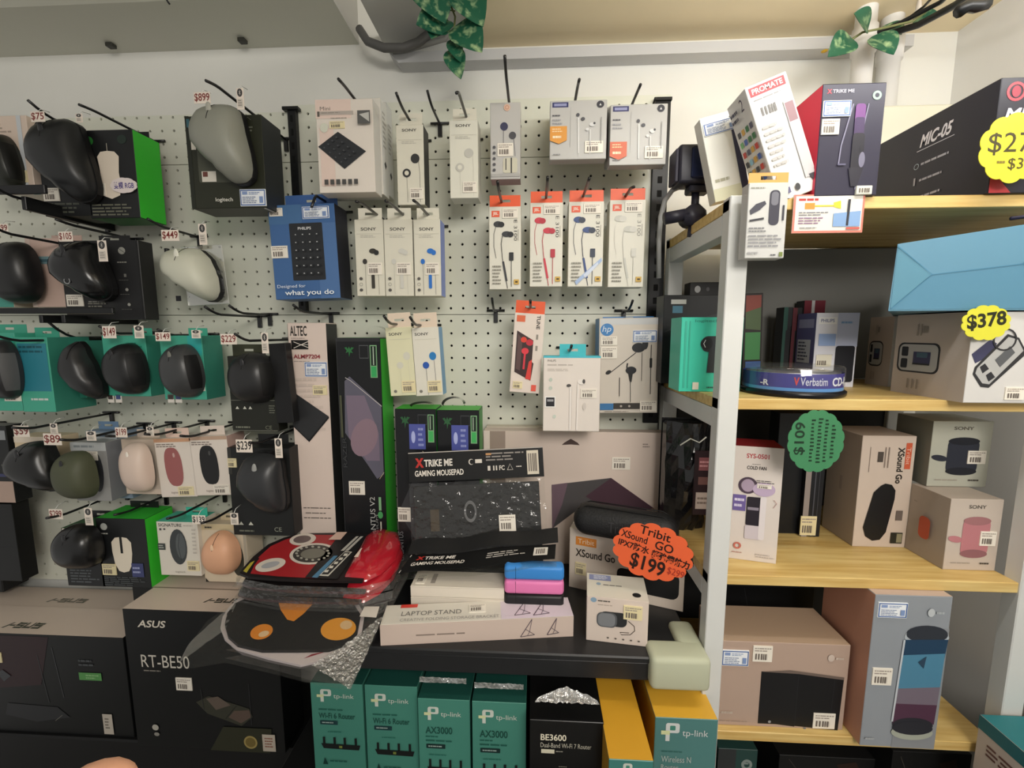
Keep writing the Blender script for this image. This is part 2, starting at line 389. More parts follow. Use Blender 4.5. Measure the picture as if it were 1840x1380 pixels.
# ================================================================== the setting
def struct(mb, name, label=None, **k):
    o = mb.build(name, **k); o['kind'] = 'structure'; 
    if label: o['label'] = label
    return o
XR = 0.765                                   # right wall
ZC = PY(1100, 78, .02).z                     # lowered ceiling
WALL = mat('#e6e5de', .6, 0, .4, .08, 6, .15)
m = MB(); m.box(-1.9, .02, 0, XR, .08, 2.6, WALL); struct(m, 'wall_back')
m = MB(); m.box(XR, -2.4, 0, XR+.06, .08, 2.6, mat('#e4e3e0', .6, 0, .4, .08, 6, .15)); struct(m, 'wall_right')
m = MB(); m.box(-1.9, -2.6, -.03, XR, .08, 0, mat('#8d8a84', .4, 0, .5, .2, 8)); struct(m, 'floor')
XB = PY(868, 78, .02).x; XA = PY(690, 92, .02).x
m = MB(); m.box(XB, -1.2, ZC, XR, .02, ZC+.03, mat('#ecdcb8', .5, 0, .4, .12, 9, .1)); struct(m, 'ceiling')
m = MB(); m.box(-1.9, -2.6, 2.42, XR, .08, 2.46, mat('#d5d3cc', .6)); struct(m, 'ceiling')
m = MB(); m.box(XA, -1.2, ZC+.012, XB, .02, ZC+.03, mat('#c6c5c0', .6)); struct(m, 'trim_1')
# cable trunking under the ceiling board
a = PY(712, 98, -.005); b = PY(1482, 60, -.005); t0 = PY(712, 117, -.005)
m = MB(); m.prism([(a.x-.012, a.z), (XR-.10, a.z), (XR-.10, t0.z), (a.x+.006, t0.z)], -.012, .019, mat('#c4c4c4', .45)); struct(m, 'trim_2')
lamp = root('ceiling_lamp', 'fluorescent tube lamp hanging under the low ceiling above the camera', 'lamp', TUBE_AT)
LE = bpy.data.materials.new('lit_tube'); LE.use_nodes = True; ln = LE.node_tree; ln.nodes.remove(ln.nodes['Principled BSDF'])
em = ln.nodes.new('ShaderNodeEmission'); em.inputs[0].default_value = (1, .985, .955, 1); em.inputs[1].default_value = TUBE_STRENGTH; ln.links.new(em.outputs[0], ln.nodes['Material Output'].inputs[0])
m = MB(); m.tube([(-TUBE_LEN/2, 0, 0), (TUBE_LEN/2, 0, 0)], .013, LE, 12); m.build('tube', lamp)
for sx in (-1, 1): m = MB(); m.tube([(sx*(TUBE_LEN/2+.001), 0, 0), (sx*(TUBE_LEN/2+.02), 0, 0)], .014, mat('#d8d8d4', .4), 12); m.tube([(sx*(TUBE_LEN/2+.012), 0, .01), (sx*(TUBE_LEN/2+.012), 0, ZC-TUBE_AT[2]-.001)], .004, mat('#d8d8d4', .4), 8); m.build('end_holder', lamp)
# air conditioner high on the left
zA = PY(500, 84, .018).z; xA = PY(644, 70, .018).x
prof = [(.02, zA), (-.10, zA+.004), (-.118, zA+.012), (-.255, zA+.05), (-.285, zA+.075), (-.29, zA+.27), (-.26, zA+.30), (.02, zA+.30)]
air = root('air_conditioner', 'long white air conditioner mounted high on the wall at upper left', 'air conditioner', (xA-.45, 0, zA))
m = MB(); body = mat('#c9c8ba', .45, 0, .5, .05, 5)
A = [(xA-.0, y, z) for y, z in prof]; Bq = [(xA-1.15, y, z) for y, z in prof]
off = Vector((xA-.45, 0, zA)); A = [Vector(p)-off for p in A]; Bq = [Vector(p)-off for p in Bq]
m.poly(A[::-1], mat('#c3c2bd', .5)); m.poly(Bq, body)
for i in range(len(prof)): j = (i+1) % len(prof); m.poly([A[i], A[j], Bq[j], Bq[i]], body)
m.build('housing', air)
m = MB(); dkv = mat('#191a1a', .6)
x0, x1 = -.69, -.05
m.box(x0, -.118-.13, .014, x1, -.118+.006, .016, dkv, xf=Matrix.Translation((0, 0, 0)))
q = [Vector((x1, -.121, .0118)), Vector((x1, -.252, .0482)), Vector((x0, -.252, .0482)), Vector((x0, -.121, .0118))]
m.v = []; m.f = []; m.m = []; m.sm = []
m.poly([p+Vector((0, 0, -.0012)) for p in q], dkv)
for k in range(1, 4):
    yy = -.121-.131*k/4; zz = .0118+.0364*k/4; m.box(x0, yy-.002, zz-.006, x1, yy+.002, zz-.001, dkv)
for k in range(10): xx = x0+(x1-x0)*(k+.5)/10; m.box(xx-.001, -.25, .0475-.004, xx+.001, -.13, .05, dkv)
m.build('outlet_vent', air)
for px in (205, 440):
    p = PY(px, 97, .0)-off; m = MB(); m.box(p.x-.006, -.012, -.006, p.x+.008, .0, .001, mat('#3a3a34', .5), .001); m.build('clip', air)
m = MB(); p = PY(306, 30, -.1)-off; m.tube([(p.x, -.11, .008), (p.x+.004, -.108, -.003), (p.x+.006, -.106, -.006)], .0015, K, 6); m.build('louver_pin', air)
# grey hose from the air conditioner
m = MB(); pts = [PY(u, v, y) for u, v, y in ((646, 52, -.02), (660, 74, -.03), (690, 86, -.035), (725, 86, -.035), (752, 76, -.03), (775, 58, -.02), (790, 30, -.0))]
pts2 = []
for i in range(len(pts)-1):
    for k in range(4): pts2.append(pts[i].lerp(pts[i+1], k/4))
m.tube(pts2+[pts[-1]], .0075, mat('#5d5c5a', .5), 10)
tag(m.build('drain_hose'), 'grey drain hose looping from the air conditioner to the ceiling', 'hose')
m = MB(); pts = [PY(u, v, y) for u, v, y in ((706, 93, -.014), (730, 90, -.016), (765, 80, -.02), (800, 70, -.02), (812, 40, -.01))]
m.tube(pts, .0045, mat('#8b8a86', .5), 8); tag(m.build('power_cable'), 'thin pale grey cable lying along the left end of the trunking', 'cable')
# white pipes in the right corner
for nm, u, v0, v1, y, lb, r_ in (('drain_pipe', 1546, 30, 330, -.045, 'thick white plastic pipe behind the tall microphone box, left of two', .0155), ('drain_pipe', 1593, 45, 330, -.02, 'white plastic pipe near the corner, right of two', .0165)):
    p = PY(u, 150, y); m = MB(); m.lathe([(r_, 1.66), (r_, ZC-.07), (r_*1.18, ZC-.07), (r_*1.18, ZC-.03), (r_, ZC-.03), (r_, ZC)], mat('#dedcd8', .35), 20)
    o = m.build(nm, None, (p.x, y, 0)); tag(o, lb, 'pipe', 'white pipes in the corner')
# black cables along the ceiling corner
for i, (pl, r_) in enumerate(((((1500, 92, -.03), (1560, 66, -.05), (1620, 40, -.08), (1690, 4, -.12), (1740, -40, -.2)), .0035), (((1530, 74, -.03), (1600, 60, -.06), (1650, 45, -.1), (1715, 10, -.16), (1790, -40, -.24)), .005), (((1590, 52, -.03), (1625, 38, -.05), (1660, 12, -.08), (1690, -20, -.14)), .002))):
    m = MB(); P_ = [PY(*q) for q in pl]; Q = []
    for a_, b_ in zip(P_, P_[1:]): Q += [a_.lerp(b_, k/4) for k in range(4)]
    m.tube(Q+[P_[-1]], r_, K, 8)
    tag(m.build('power_cable'), ('black cable running up the right ceiling corner behind the leaves', 'thick black cable nearest the right wall under the ceiling', 'thin black wire looping up the ceiling corner')[i], 'cable')
m = MB(); p = PY(1755, 12, -.3); q = PY(1722, 22, -.3); m.tube([q, q.lerp(p, .5)+Vector((0, 0, .004)), p, p.lerp(q, -.6)], .0065, K, 8); tag(m.build('cable_plug'), 'black plug on a cord at the top edge near the right wall', 'plug')
m = MB(); p = PY(1650, 20, -.06); m.lathe([(0, .03), (.003, .028), (.006, .0), (0, 0)], mat('#d8cfc4', .4), 12); tag(m.build('suction_hook', None, p-Vector((0, 0, .012))), 'small cream cone hook on the ceiling corner among cables', 'hook')
m = MB(); p = PY(1482, 86, -.005); m.lathe([(0, .006), (.005, .005), (.007, 0), (.005, -.006), (0, -.007)], mat('#e3b93a', .5), 12); tag(m.build('wall_hook', None, p), 'small yellow knob on the wall left of the leaves', 'hook')
# ---- leaves
LF = bpy.data.materials.new('variegated_leaf'); LF.use_nodes = True; nt = LF.node_tree; b_ = nt.nodes['Principled BSDF']
tc = nt.nodes.new('ShaderNodeTexCoord'); n_ = nt.nodes.new('ShaderNodeTexNoise'); n_.inputs['Scale'].default_value = 80; n_.inputs['Detail'].default_value = 3
rp = nt.nodes.new('ShaderNodeValToRGB'); rp.color_ramp.elements[0].position = .50; rp.color_ramp.elements[0].color = rgb('#1f5a42'); rp.color_ramp.elements[1].position = .74; rp.color_ramp.elements[1].color = rgb('#a3bd8c')
nt.links.new(tc.outputs['Object'], n_.inputs['Vector']); nt.links.new(n_.outputs['Fac'], rp.inputs[0]); nt.links.new(rp.outputs[0], b_.inputs['Base Color']); b_.inputs['Roughness'].default_value = .35
def leaf(parent, base, tip, wd, curl=.25):
    base, tip = Vector(base), Vector(tip); d = tip-base; L = d.length; view = Vector((0, -1, .15)).normalized()
    sd = d.cross(view).normalized(); nn = sd.cross(d).normalized(); vs = []; fs = []; N = 10
    for i in range(N+1):
        t = i/N; hw = wd/2*(math.sin(math.pi*t**.75)**.8 if 0 < t < 1 else 0.02); c = base+d*t+nn*(math.sin(math.pi*t)*L*.06)
        for k in (-1, -.5, 0, .5, 1): vs.append(c+sd*hw*k+nn*(abs(k)*hw*curl))
    for i in range(N):
        for k in range(4): fs.append((i*5+k, i*5+k+1, i*5+k+6, i*5+k+5))
    n0 = len(vs); vs += [v-nn*.0006 for v in vs[:n0]]; fs += [tuple(n0+q for q in f[::-1]) for f in fs[:]]
    mm = MB(); mm.mesh(vs, fs, LF, True); return mm.build('leaf', parent)
vine = root('ivy_vine', 'artificial variegated ivy sprig hanging down beside the air conditioner', 'ivy', (0, 0, 0))
yv = -.11
m = MB(); st = [PY(u, v, yv) for u, v in ((800, -40), (806, 0), (818, 30), (815, 60), (812, 90), (806, 118))]; m.tube(st, .0016, mat('#7c8055', .6), 6)
m.tube([PY(800, 28, yv), PY(806, 18, yv), PY(818, 20, yv)], .0012, mat('#7c8055', .6), 6); m.build('stem', vine)
for a_, b_, wd in (((765, -45), (800, 42), .062), ((822, -30), (868, 48), .052), ((808, 42), (748, 44), .05), ((820, 45), (866, 94), .047), ((812, 88), (828, 142), .03), ((800, 35), (775, 70), .04), ((812, 70), (828, 112), .022)):
    leaf(vine, PY(a_[0], a_[1], yv), PY(b_[0], b_[1], yv-.02), wd*1.2)
vine2 = root('ivy_vine', 'artificial ivy leaves clustered round the top of the white pipes', 'ivy', (0, 0, 0))
m = MB(); m.tube([PY(u, v, -.09) for u, v in ((1700, -5), (1640, 38), (1590, 50), (1550, 58), (1520, 78))], .0018, mat('#7c8055', .6), 6); m.build('stem', vine2)
for a_, b_, wd, yy in (((1530, 68), (1488, 102), .042, -.09), ((1566, 66), (1606, 98), .046, -.08), ((1560, 52), (1535, 24), .04, -.09), ((1590, 45), (1620, 62), .03, -.05), ((1640, 40), (1690, 28), .028, -.08)):
    leaf(vine2, PY(a_[0], a_[1], yy), PY(b_[0], b_[1], yy-.02), wd)
# ================================================================== pegboard
PITCH = .025; PEG = mat('#dcddce', .42, 0, .5, .04, 4)
zs1 = PY(700, 288, 0).z; zs2 = PY(700, 565.5, 0).z; ztop = PY(700, 196, 0).z; zb_ = PY(200, 1044, 0).z; zs3 = zs2-(zs1-zs2)
xl = -1.25; xr = PY(1188, 600, 0).x; xm = PY(532, 300, 0).x; xlow = PY(46, 965, 0).x
gx = PY(811, 600, 0).x
def panel(xa, xb, za, zb2, z0, label):
    m = MB(); T = .004; R = .0026
    def cuts(a, b, o):                       # cell borders between holes
        k = math.ceil((a-o+.004)/PITCH); hs = []
        while o+k*PITCH < b-.004: hs.append(o+k*PITCH); k += 1
        bs = [a]+[(hs[i]+hs[i+1])/2 for i in range(len(hs)-1)]+[b]; return hs, bs
    hx, bx = cuts(xa, xb, gx); hz, bz = cuts(za, zb2, z0); vs = []; fs = []
    for i, x in enumerate(hx):
        for j, z in enumerate(hz):
            n = len(vs); c = [(bx[i], bz[j]), (bx[i+1], bz[j]), (bx[i+1], bz[j+1]), (bx[i], bz[j+1])]
            vs += [(q[0], 0, q[1]) for q in c]
            for k in range(8): t = rad(225+45*k); vs.append((x+R*math.cos(t), 0, z+R*math.sin(t)))
            for k in range(8): t = rad(225+45*k); vs.append((x+R*math.cos(t), T, z+R*math.sin(t)))
            for s_ in range(4):
                k0 = 2*s_; k1 = 2*s_+1; k2 = (2*s_+2) % 8; a0 = n+s_; a1 = n+(s_+1) % 4
                fs.append((a0, a1, n+4+k2, n+4+k1, n+4+k0))
            for k in range(8): fs.append((n+4+k, n+4+(k+1) % 8, n+12+(k+1) % 8, n+12+k))
    m.mesh(vs, fs, PEG)
    for q in ([(xa, 0, za), (xa, T, za), (xb, T, za), (xb, 0, za)], [(xa, T, zb2), (xa, 0, zb2), (xb, 0, zb2), (xb, T, zb2)], [(xa, 0, za), (xa, 0, zb2), (xa, T, zb2), (xa, T, za)], [(xb, 0, zb2), (xb, 0, za), (xb, T, za), (xb, T, zb2)]): m.poly(q, PEG)
    m.poly([(xa, T+.006, za), (xa, T+.006, zb2), (xb, T+.006, zb2), (xb, T+.006, za)], mat('#262624', .9))  # dark sheet behind the holes, their inner shade put into its colour
    o = m.build('pegboard_panel'); return tag(o, label, 'pegboard', 'white pegboard panels on the back wall')
g = .0006
zr = PY(800, 554, 0).z; zq = PY(800, 576.7, 0).z
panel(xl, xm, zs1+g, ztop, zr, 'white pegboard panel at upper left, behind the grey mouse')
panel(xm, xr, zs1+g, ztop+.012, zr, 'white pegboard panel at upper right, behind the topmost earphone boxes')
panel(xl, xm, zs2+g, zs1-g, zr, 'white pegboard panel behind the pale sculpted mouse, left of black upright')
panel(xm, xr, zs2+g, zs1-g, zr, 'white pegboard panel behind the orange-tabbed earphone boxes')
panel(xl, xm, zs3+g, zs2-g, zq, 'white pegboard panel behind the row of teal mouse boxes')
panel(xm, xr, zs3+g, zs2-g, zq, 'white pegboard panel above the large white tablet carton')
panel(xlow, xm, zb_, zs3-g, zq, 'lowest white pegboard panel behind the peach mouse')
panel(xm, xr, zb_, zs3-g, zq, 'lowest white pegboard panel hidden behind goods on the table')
def upright(u, v0, v1, y, wd, label):
    p = PY(u, (v0+v1)/2, y); z1 = PY(u, v0, y).z; z0 = PY(u, v1, y).z; r = root('slotted_upright', label, 'upright', (p.x, y, z0))
    m = MB(); m.box(-wd/2, 0, 0, wd/2, .012, z1-z0, K, .001)
    for k in range(int((z1-z0)/.025)): m.box(-wd*.14, -.0006, .012+k*.025, wd*.14, .0, .024+k*.025, mat('#050505', .8))
    m.build('post', r); m = MB(); m.box(-.016, -.004, z1-z0-.004, .016, .008, z1-z0+.002, K, .0006); m.build('end_cap', r)
upright(533, 194, 560, -.012, .016, 'black slotted steel upright left of the white keypad box')
upright(1180, 178, 760, -.006, .03, 'black steel upright at the right edge of the pegboard')
# dark neighbouring display at far left
m = MB(); p = PY(40, 1040, -.02); p2 = PY(25, 770, -.02)
m.box(xlow-.55, -.05, zb_-.003, xlow-.004, 0.0, PY(20, 760, -.02).z, mat('#1b1b1c', .5), .002)
tag(m.build('display_stand'), 'black display stand at the far left beside the pegboard edge', 'stand')
# ================================================================== black display table
YT = -.30; ZT = PY(900, 1172, YT).z
xt0 = PY(556, 1195, YT).x; xt1 = PY(1262, 1170, YT).x
tab = root('display_table', 'black display table piled with mousepads and speaker boxes', 'table', ((xt0+xt1)/2, YT/2, 0))
o_ = Vector(((xt0+xt1)/2, YT/2, 0)); TB = mat('#1d1e20', .38, 0, .5, .15, 40)
def lb(m, x0, y0, z0, x1, y1, z1, mt_, bev=.002, seg=1): m.box(x0-o_.x, y0-o_.y, z0, x1-o_.x, y1-o_.y, z1, mt_, bev, seg)
m = MB(); lb(m, xt0, YT, ZT-.010, xt1, -.002, ZT, TB); m.build('tabletop', tab)
m = MB(); lb(m, xt0+.002, YT+.004, ZT-.040, xt1-.002, YT+.022, ZT-.0105, TB); m.build('front_rail', tab)
m = MB(); lb(m, xt0, YT+.03, ZT-.040, xt0+.018, -.01, ZT-.0105, TB); m.build('side_rail', tab)
m = MB(); lb(m, xt1-.018, YT+.03, ZT-.040, xt1, -.01, ZT-.0105, TB); m.build('side_rail', tab)
for x in (xt0+.002, xt1-.026): m = MB(); lb(m, x, -.03, 0, x+.024, -.006, ZT-.041, K); m.build('leg', tab)
# pale corner guard
GP = mat('#b4b79f', .5); gx0 = PY(1172, 1190, YT-.014).x; m = MB()
lb(m, gx0, YT-.012, ZT-.042, xt1+.010, YT+.030, ZT+.009, GP, .008, 3); lb(m, xt1-.026, YT+.015, ZT-.042, xt1+.010, YT+.075, ZT+.009, GP, .008, 3)
o = m.build('corner_guard', tab); o['label'] = 'pale grey soft corner guard'
# low plinths that carry the router boxes
ZP = PY(368, 1346, -.168).z
m = MB(); m.box(-1.3, -.16, 0, PY(556, 1300, -.16).x, -.001, ZP, mat('#101011', .5), .003); tag(m.build('low_cabinet'), 'black low cabinet under the dark router boxes at left', 'cabinet')
ZQ = .68
m = MB(); m.box(PY(556, 1300, -.16).x+.003, -.44, 0, .235, -.035, ZQ, mat('#121213', .5), .003); tag(m.build('low_cabinet'), 'black low cabinet under the upright teal router boxes', 'cabinet')
# ================================================================== right-hand shelf rack
YS = -.28
def zf(v): return PY(1420, v, YS).z
Z1, Z2, Z3, Z4 = zf(355), zf(717), zf(1036), PY(1420, 1319, YS).z
xs0 = PY(1297, 600, YS).x; xs1 = PY(1833, 1040, YS).x
rack = root('shelf_rack', 'white metal rack with light wood shelves at right', 'shelf rack', (xs0, YS, 0)); ro = Vector((xs0, YS, 0))
WD = wood('#c39f5a', '#d8bd7c'); WM = mat('#cfd0cd', .4, 0, .5)
for z in (Z1, Z2, Z3, Z4):
    x1 = xs1 if z != Z1 else xs1+.06
    m = MB(); m.box(.0, .0, z-.015, x1-xs0, .265, z, WD, .0008); m.build('shelf_board', rack, (0, 0, 0))
    m = MB(); m.box(.0, .0196, z-.042, .022, .2435, z-.0155, WM, .0008); m.build('side_beam', rack)
PW = .0265; ztopp = PY(1328, 351, YS-.002).z
for (x, y) in ((0, -.003), (0, .244), (xs1-xs0+.001, -.003), (xs1-xs0+.001, .244)):
    m = MB(); m.box(x-.002 if x else 0, y, 0, x+PW, y+PW-.004, ztopp if x == 0 else Z1-.016, WM, .0012); m.build('post', rack)
m = MB(); m.box(.135, .252, Z2+.004, xs1-xs0+.05, .262, Z1-.018, mat('#73736f', .6), .001); o = m.build('back_sheet', rack); o['label'] = 'dark grey sheet at the back'  # plain grey sheet behind the goods, right of the front post
m = MB(); m.box(0.03, .252, Z3+.004, xs1-xs0, .262, Z2-.018, mat('#2c2c2a', .6), .001); o = m.build('back_sheet', rack); o['label'] = 'dark back panel'
m = MB(); m.box(0.03, .252, Z4+.004, xs1-xs0, .262, Z3-.018, mat('#1f1f1e', .6), .001); o = m.build('back_sheet', rack); o['label'] = 'dark back panel'
m = MB(); m.box(0.01, .02, .55, xs1-xs0, .262, .56, mat('#1c1c1b', .6), .001); o = m.build('bottom_panel', rack); o['label'] = 'dark panel low on the rack'
# ================================================================== goods on the left pegboard
BK = mat('#1c1d1e', .35); CH = mat('#252726', .35); OL = mat('#2b2d22', .35)
WH = mat('#ddd3c8', .4); PKW = mat('#dccabf', .4); TEAL = mat('#45a68d', .4); TEALD = mat('#35806e', .4); GRN = mat('#3abf34', .35)
HB = 'boxed mice on the left pegboard'
# ---- row 1
carton('mouse_box', 'pale pink box cut by the left frame edge, top row', 'box', (-45, 208, 54, 335), -.10, .05, mat('#d9c6b6', .4), [('x', .1, .1, .8, .25, 3, '#a79688'), ('r', .82, .0, .9, 1, '#c9cdd0')], [(.6, .78, .9, .95, 'c')], group=HB)
carton('mouse_box', 'white and blue box with a blue right edge, behind the cabled mouse', 'box', (22, 212, 66, 350), -.075, .04, mat('#d7cdbf', .4), [('p', [(.0, 0), (.45, 0), (1, .9), (1, 1), (.75, 1)], '#4d7fa8'), ('p', [(.6, .9), (1, .9), (1, 1), (.7, 1)], '#2f7d7c')], group=HB)
mouse('black-green mouse at the left frame edge, top row', -2, 290, -.10, .10, .055, .032, '#20221a', roll=-8, side=('#131411', 'R'))
carton('mouse_box', 'dark box behind the large cabled gaming mouse', 'box', (72, 238, 158, 388), -.10, .055, BK, [('x', .08, .83, .9, .98, 3, '#55584e')], [(.03, .66, .36, .82)], sides={'B': '#1d2a1e'}, group=HB)
def coil(r, pt, sf, L, wf):
    m = MB(); P_ = []
    for i in range(60):
        t = i/59; a = 2*math.pi*3.2*t; P_.append((-.02-.022*math.cos(a)*(1-.2*t)+.01*t, -.012-.010*math.sin(a*.7), .035+.034*math.sin(a)-.045*t))
    m.tube(P_, .002, K, 6); m.tube([(-.01, -.02, .05), (.005, -.01, .064), (.022, -.008, .062), (.035, .0, .05)], .0018, K, 6); m.build('cable', r)
mouse('large black gaming mouse with coiled cable, top row', 102, 285, -.105, .142, .098, .048, '#1d1e1f', roll=-6, prof=MX, extra=coil, side=('#121213', 'R'))
carton('mouse_box', 'black box with a green side and a printed white mouse, top row', 'box', (155, 233, 245, 392), -.10, .055, BK,
       [('e', .12, .12, .09, .05, '#2e7a34'), ('e', .78, .11, .09, .05, '#23312a'), ('l', [(.47, .15), (.47, .27)], 1.2, '#b9b1a4'),
        ('p', [(.26, .30), (.33, .245), (.47, .235), (.61, .245), (.69, .30), (.66, .48), (.68, .62), (.64, .74), (.47, .78), (.3, .74), (.27, .6), (.29, .46)], '#e6d9c8'), ('x', .05, .83, .9, .98, 4, '#6a6a5c')],
       [(.02, .6, .36, .74)], sides={'R': GRN, 'B': '#1f6a2a'}, tab=(.2, .85, 18, BK, .05), group=HB)
m = MB(); rx, rz = .0255, .0135; P_ = [(a, b) for a, b in star(9, rx, rz, .06)]; m.prism(P_, 0, .0009, '#e8dcd9')
draw(m, Fr((-rx, 0, rz), (2*rx, 0, 0), (0, 0, -2*rz), (0, -1, 0)), [('t', '雙模 RGB', .14, .28, .88, .72, '#4b3f86', {'b': .015})], 1)
p = PY(222, 333, -.1035); tag(m.build('callout_sticker', None, p), 'small white scalloped sticker with purple writing on the green-sided box', 'sticker')
carton('mouse_box', 'large black box behind the grey sculpted mouse, top row', 'box', (338, 207, 474, 374), -.13, .055, OL,
       [('r', 0, 0, .055, 1, '#22251c'), ('r', .02, .03, .06, .12, '#39606a'), ('rr', .13, .28, .82, .72, 4, '#4a4c40'), ('r', .06, .2, .12, .36, '#d6d0c2'), ('r', .17, .595, .36, .71, '#d9d3c6'), ('r', .185, .6, .25, .655, '#6d4038'), ('t', 'logitech', .33, .885, .56, .94, '#d5d3c8', {'b': .012}), ('l', [(.79, .06), (.83, .03), (.87, .06)], .6, '#77796c'), ('x', .72, .12, .9, .19, 2, '#6e7064')],
       [(.66, .80, 1.0, .985, 'i')], sides={'R': '#25282a', 'B': '#3c3d36'}, tab=(.3, .72, 16, OL, .045), group=HB)
carton('warranty_card', 'white leaflet panel on the right flank of the large black box', 'card', (472, 300, 476, 375), -.128, .045, mat('#b5b1a8', .5), [('R', ('x', .1, .08, .9, .3, 3, '#8b8880')), ('R', ('r', .3, .75, .38, .85, '#2a2a2a')), ('R', ('r', .45, .77, .53, .87, '#2a2a2a'))])
mouse('grey sculpted mouse on the large black box, top row', 392, 254, -.133, .126, .088, .050, '#8a8b80', roll=-3, prof=MX, side=('#2c2d2e', 'R'), gloss=.45, wheel='#a8a79d', wheel_t=.16)
# ---- row 2
carton('mouse_box', 'pink box behind the black mouse at left, second row', 'box', (52, 428, 122, 552), -.085, .05, mat('#cfb3a6', .4), [('r', 0, 0, .12, 1, '#d8c3b6'), ('r', .25, .26, .75, .37, '#7fa0a5'), ('r', .25, .3, .75, .34, '#4c6d78')], tab=(.1, .9, 14, mat('#cfb3a6', .4), .04), group=HB)
carton('mouse_box', 'teal-cornered box behind the leftmost black mouse, second row', 'box', (-60, 470, 20, 552), -.10, .04, mat('#cbbcaa', .4), [('r', 0, .6, 1, 1, '#4a9b8c')], group=HB)
mouse('black mouse at the left frame edge, second row', 14, 488, -.10, .112, .086, .042, '#1b1b1c', roll=-4, top=.9, side=('#141414', 'L'))
carton('mouse_box', 'black gaming box with a column of icons, second row', 'box', (112, 432, 254, 574), -.105, .03, mat('#202020', .35),
       [('r', .63, 0, .98, 1, '#1a1a1b'), ('e', .79, .13, .045, .045, '#8f8f88'), ('l', [(.75, .1), (.83, .16)], .8, '#1a1a1b'), ('x', .72, .26, .9, .29, 1, '#8a8880'), ('r', .79, .42, .82, .46, '#6c6b66'), ('x', .72, .49, .9, .51, 1, '#4d4d4a'), ('e', .81, .62, .02, .02, '#8d8c86'), ('x', .72, .67, .9, .69, 1, '#4d4d4a'), ('e', .82, .81, .02, .02, '#9a9992'), ('x', .72, .86, .92, .88, 1, '#4d4d4a'), ('r', .02, .90, .62, .93, '#6b665b'), ('x', .3, .78, .6, .85, 2, '#77756b'), ('x', .31, .755, .56, .79, 1, '#8c8a82')],
       [(.03, .68, .24, .83), (.52, .56, .66, .72)], tab=(.35, .75, 14, mat('#202020', .35), .025), group=HB)
mouse('glossy black gaming mouse with thumb rest, second row', 138, 487, -.108, .108, .090, .046, '#161617', roll=-8, prof=MX, logo='#8e8f90', side=('#0e0e0e', 'L'), gloss=.22)
price_tag('upright white card with a wireless mark on the black gaming mouse', 176, 432, 192, 470, -.155, '', mark=True)
def cradle(r, pt, sf, L, wf):
    m = MB(); m.box(-.03, .0005, -.055, .052, .003, .055, film(.06, .05, .1), .0006); o = m.build('acrylic_holder', r); o['label'] = 'clear acrylic holder'
    m = MB(); m.box(-.052, -.012, .012, -.046, -.004, .052, K, .001); m.build('bumper', r)
mouse('pale sculpted vertical mouse alone on the pegboard, second row', 336, 492, -.07, .100, .092, .056, '#c9c9b8', roll=-3, prof=LIFT, wheel='#e0dfd0', wheel_t=.2, extra=cradle, side=('#8d8d84', 'R'), gloss=.5)
m = MB(); m.box(-.005, 0, 0, .005, .0006, .01, '#26262a'); p = PY(321, 541, -.066); tag(m.build('barcode_dot', None, p), 'tiny dark square label below the pale vertical mouse', 'label')
# ---- row 3 teal boxes
TB_ = [('x', .1, .12, .62, .24, 3, '#1f6f60')]
carton('mouse_box', 'teal box at the left frame edge, third row', 'box', (-70, 598, 34, 738), -.13, .05, TEAL, [('r', .75, .05, .98, .8, '#38ae95'), ('x', .78, .2, .94, .7, 9, '#23816f')], [(.7, .76, .98, .87)], tab=(.3, .9, 16, TEAL, .03), group=HB)
carton('mouse_box', 'teal box with a blue side panel, second from left, third row', 'box', (33, 606, 92, 740), -.13, .075, TEAL, [('r', .08, .08, .95, .72, '#2d7f90'), ('x', .12, .1, .9, .22, 2, '#1b5560'), ('x', .3, .8, .9, .86, 1, '#cdd3cf')], sides={'R': TEALD}, tab=(.1, .85, 18, TEAL, .03), group=HB)
mouse('dark mouse at the left frame edge, third row', -8, 665, -.132, .11, .062, .036, '#28282a', side=('#555556', 'R'))
carton('mouse_box', 'teal box behind the slanted black mouse, third row', 'box', (100, 612, 150, 715), -.085, .05, TEALD, [('x', .1, .8, .9, .9, 1, '#cdbf94')], group=HB)
mouse('slanted black mouse seen edge-on between teal boxes, third row', 141, 666, -.105, .108, .062, .040, '#262627', roll=-2, prof=SLANT, wheel=None)
for i, (u, lab) in enumerate(((0, 'teal box behind the middle black mouse, third row'), (103, 'teal box behind the two-tone grey mouse, rightmost teal box'))):
    carton('mouse_box', lab, 'box', (188+u, 603, 266+u-(0 if i == 0 else 2), 712+i*6), -.10, .05, TEAL, [('x', .55, .1, .92, .75, 12, '#23806d')] if i == 0 else [('r', .66, .0, .98, .3, '#35a6a2'), ('x', .68, .3, .95, .72, 9, '#2f8fb0')], [(.74, .72, .98, .86)] if i else [], sides={'R': TEALD}, tab=(.5, .95, 14, TEAL, .02), group=HB)
mouse('black oval mouse in the middle of the teal boxes, third row', 221, 664, -.103, .096, .070, .040, '#1c1c1d', roll=-6, yaw=-6, top=.86, seam='short', side=('#161617', 'R'))
mouse('two-tone dark grey mouse on the rightmost teal box, third row', 321, 668, -.103, .100, .066, .040, '#3a3b3c', roll=-6, top=.86, side=('#141415', 'R'), wheel='#71716a')
for u in (199, 307):
    for du in (0, 14):
        m = MB(); p = PY(u+du, 716, -.1); m.box(-.0062, 0, -.008, .0062, .0006, .008, '#dcd6cc', 0); draw(m, Fr((-.0062, 0, .008), (.0124, 0, 0), (0, 0, -.016), (0, -1, 0)), [('r', .12, .1, .85, .6, '#3d3532' if du == 0 else '#3b4a78')], 1)
        tag(m.build('hang_label', None, p), 'small %s square label under the %s mouse, third row' % (('brown', 'blue')[du > 0], 'oval black' if u == 199 else 'two-tone grey'), 'label')
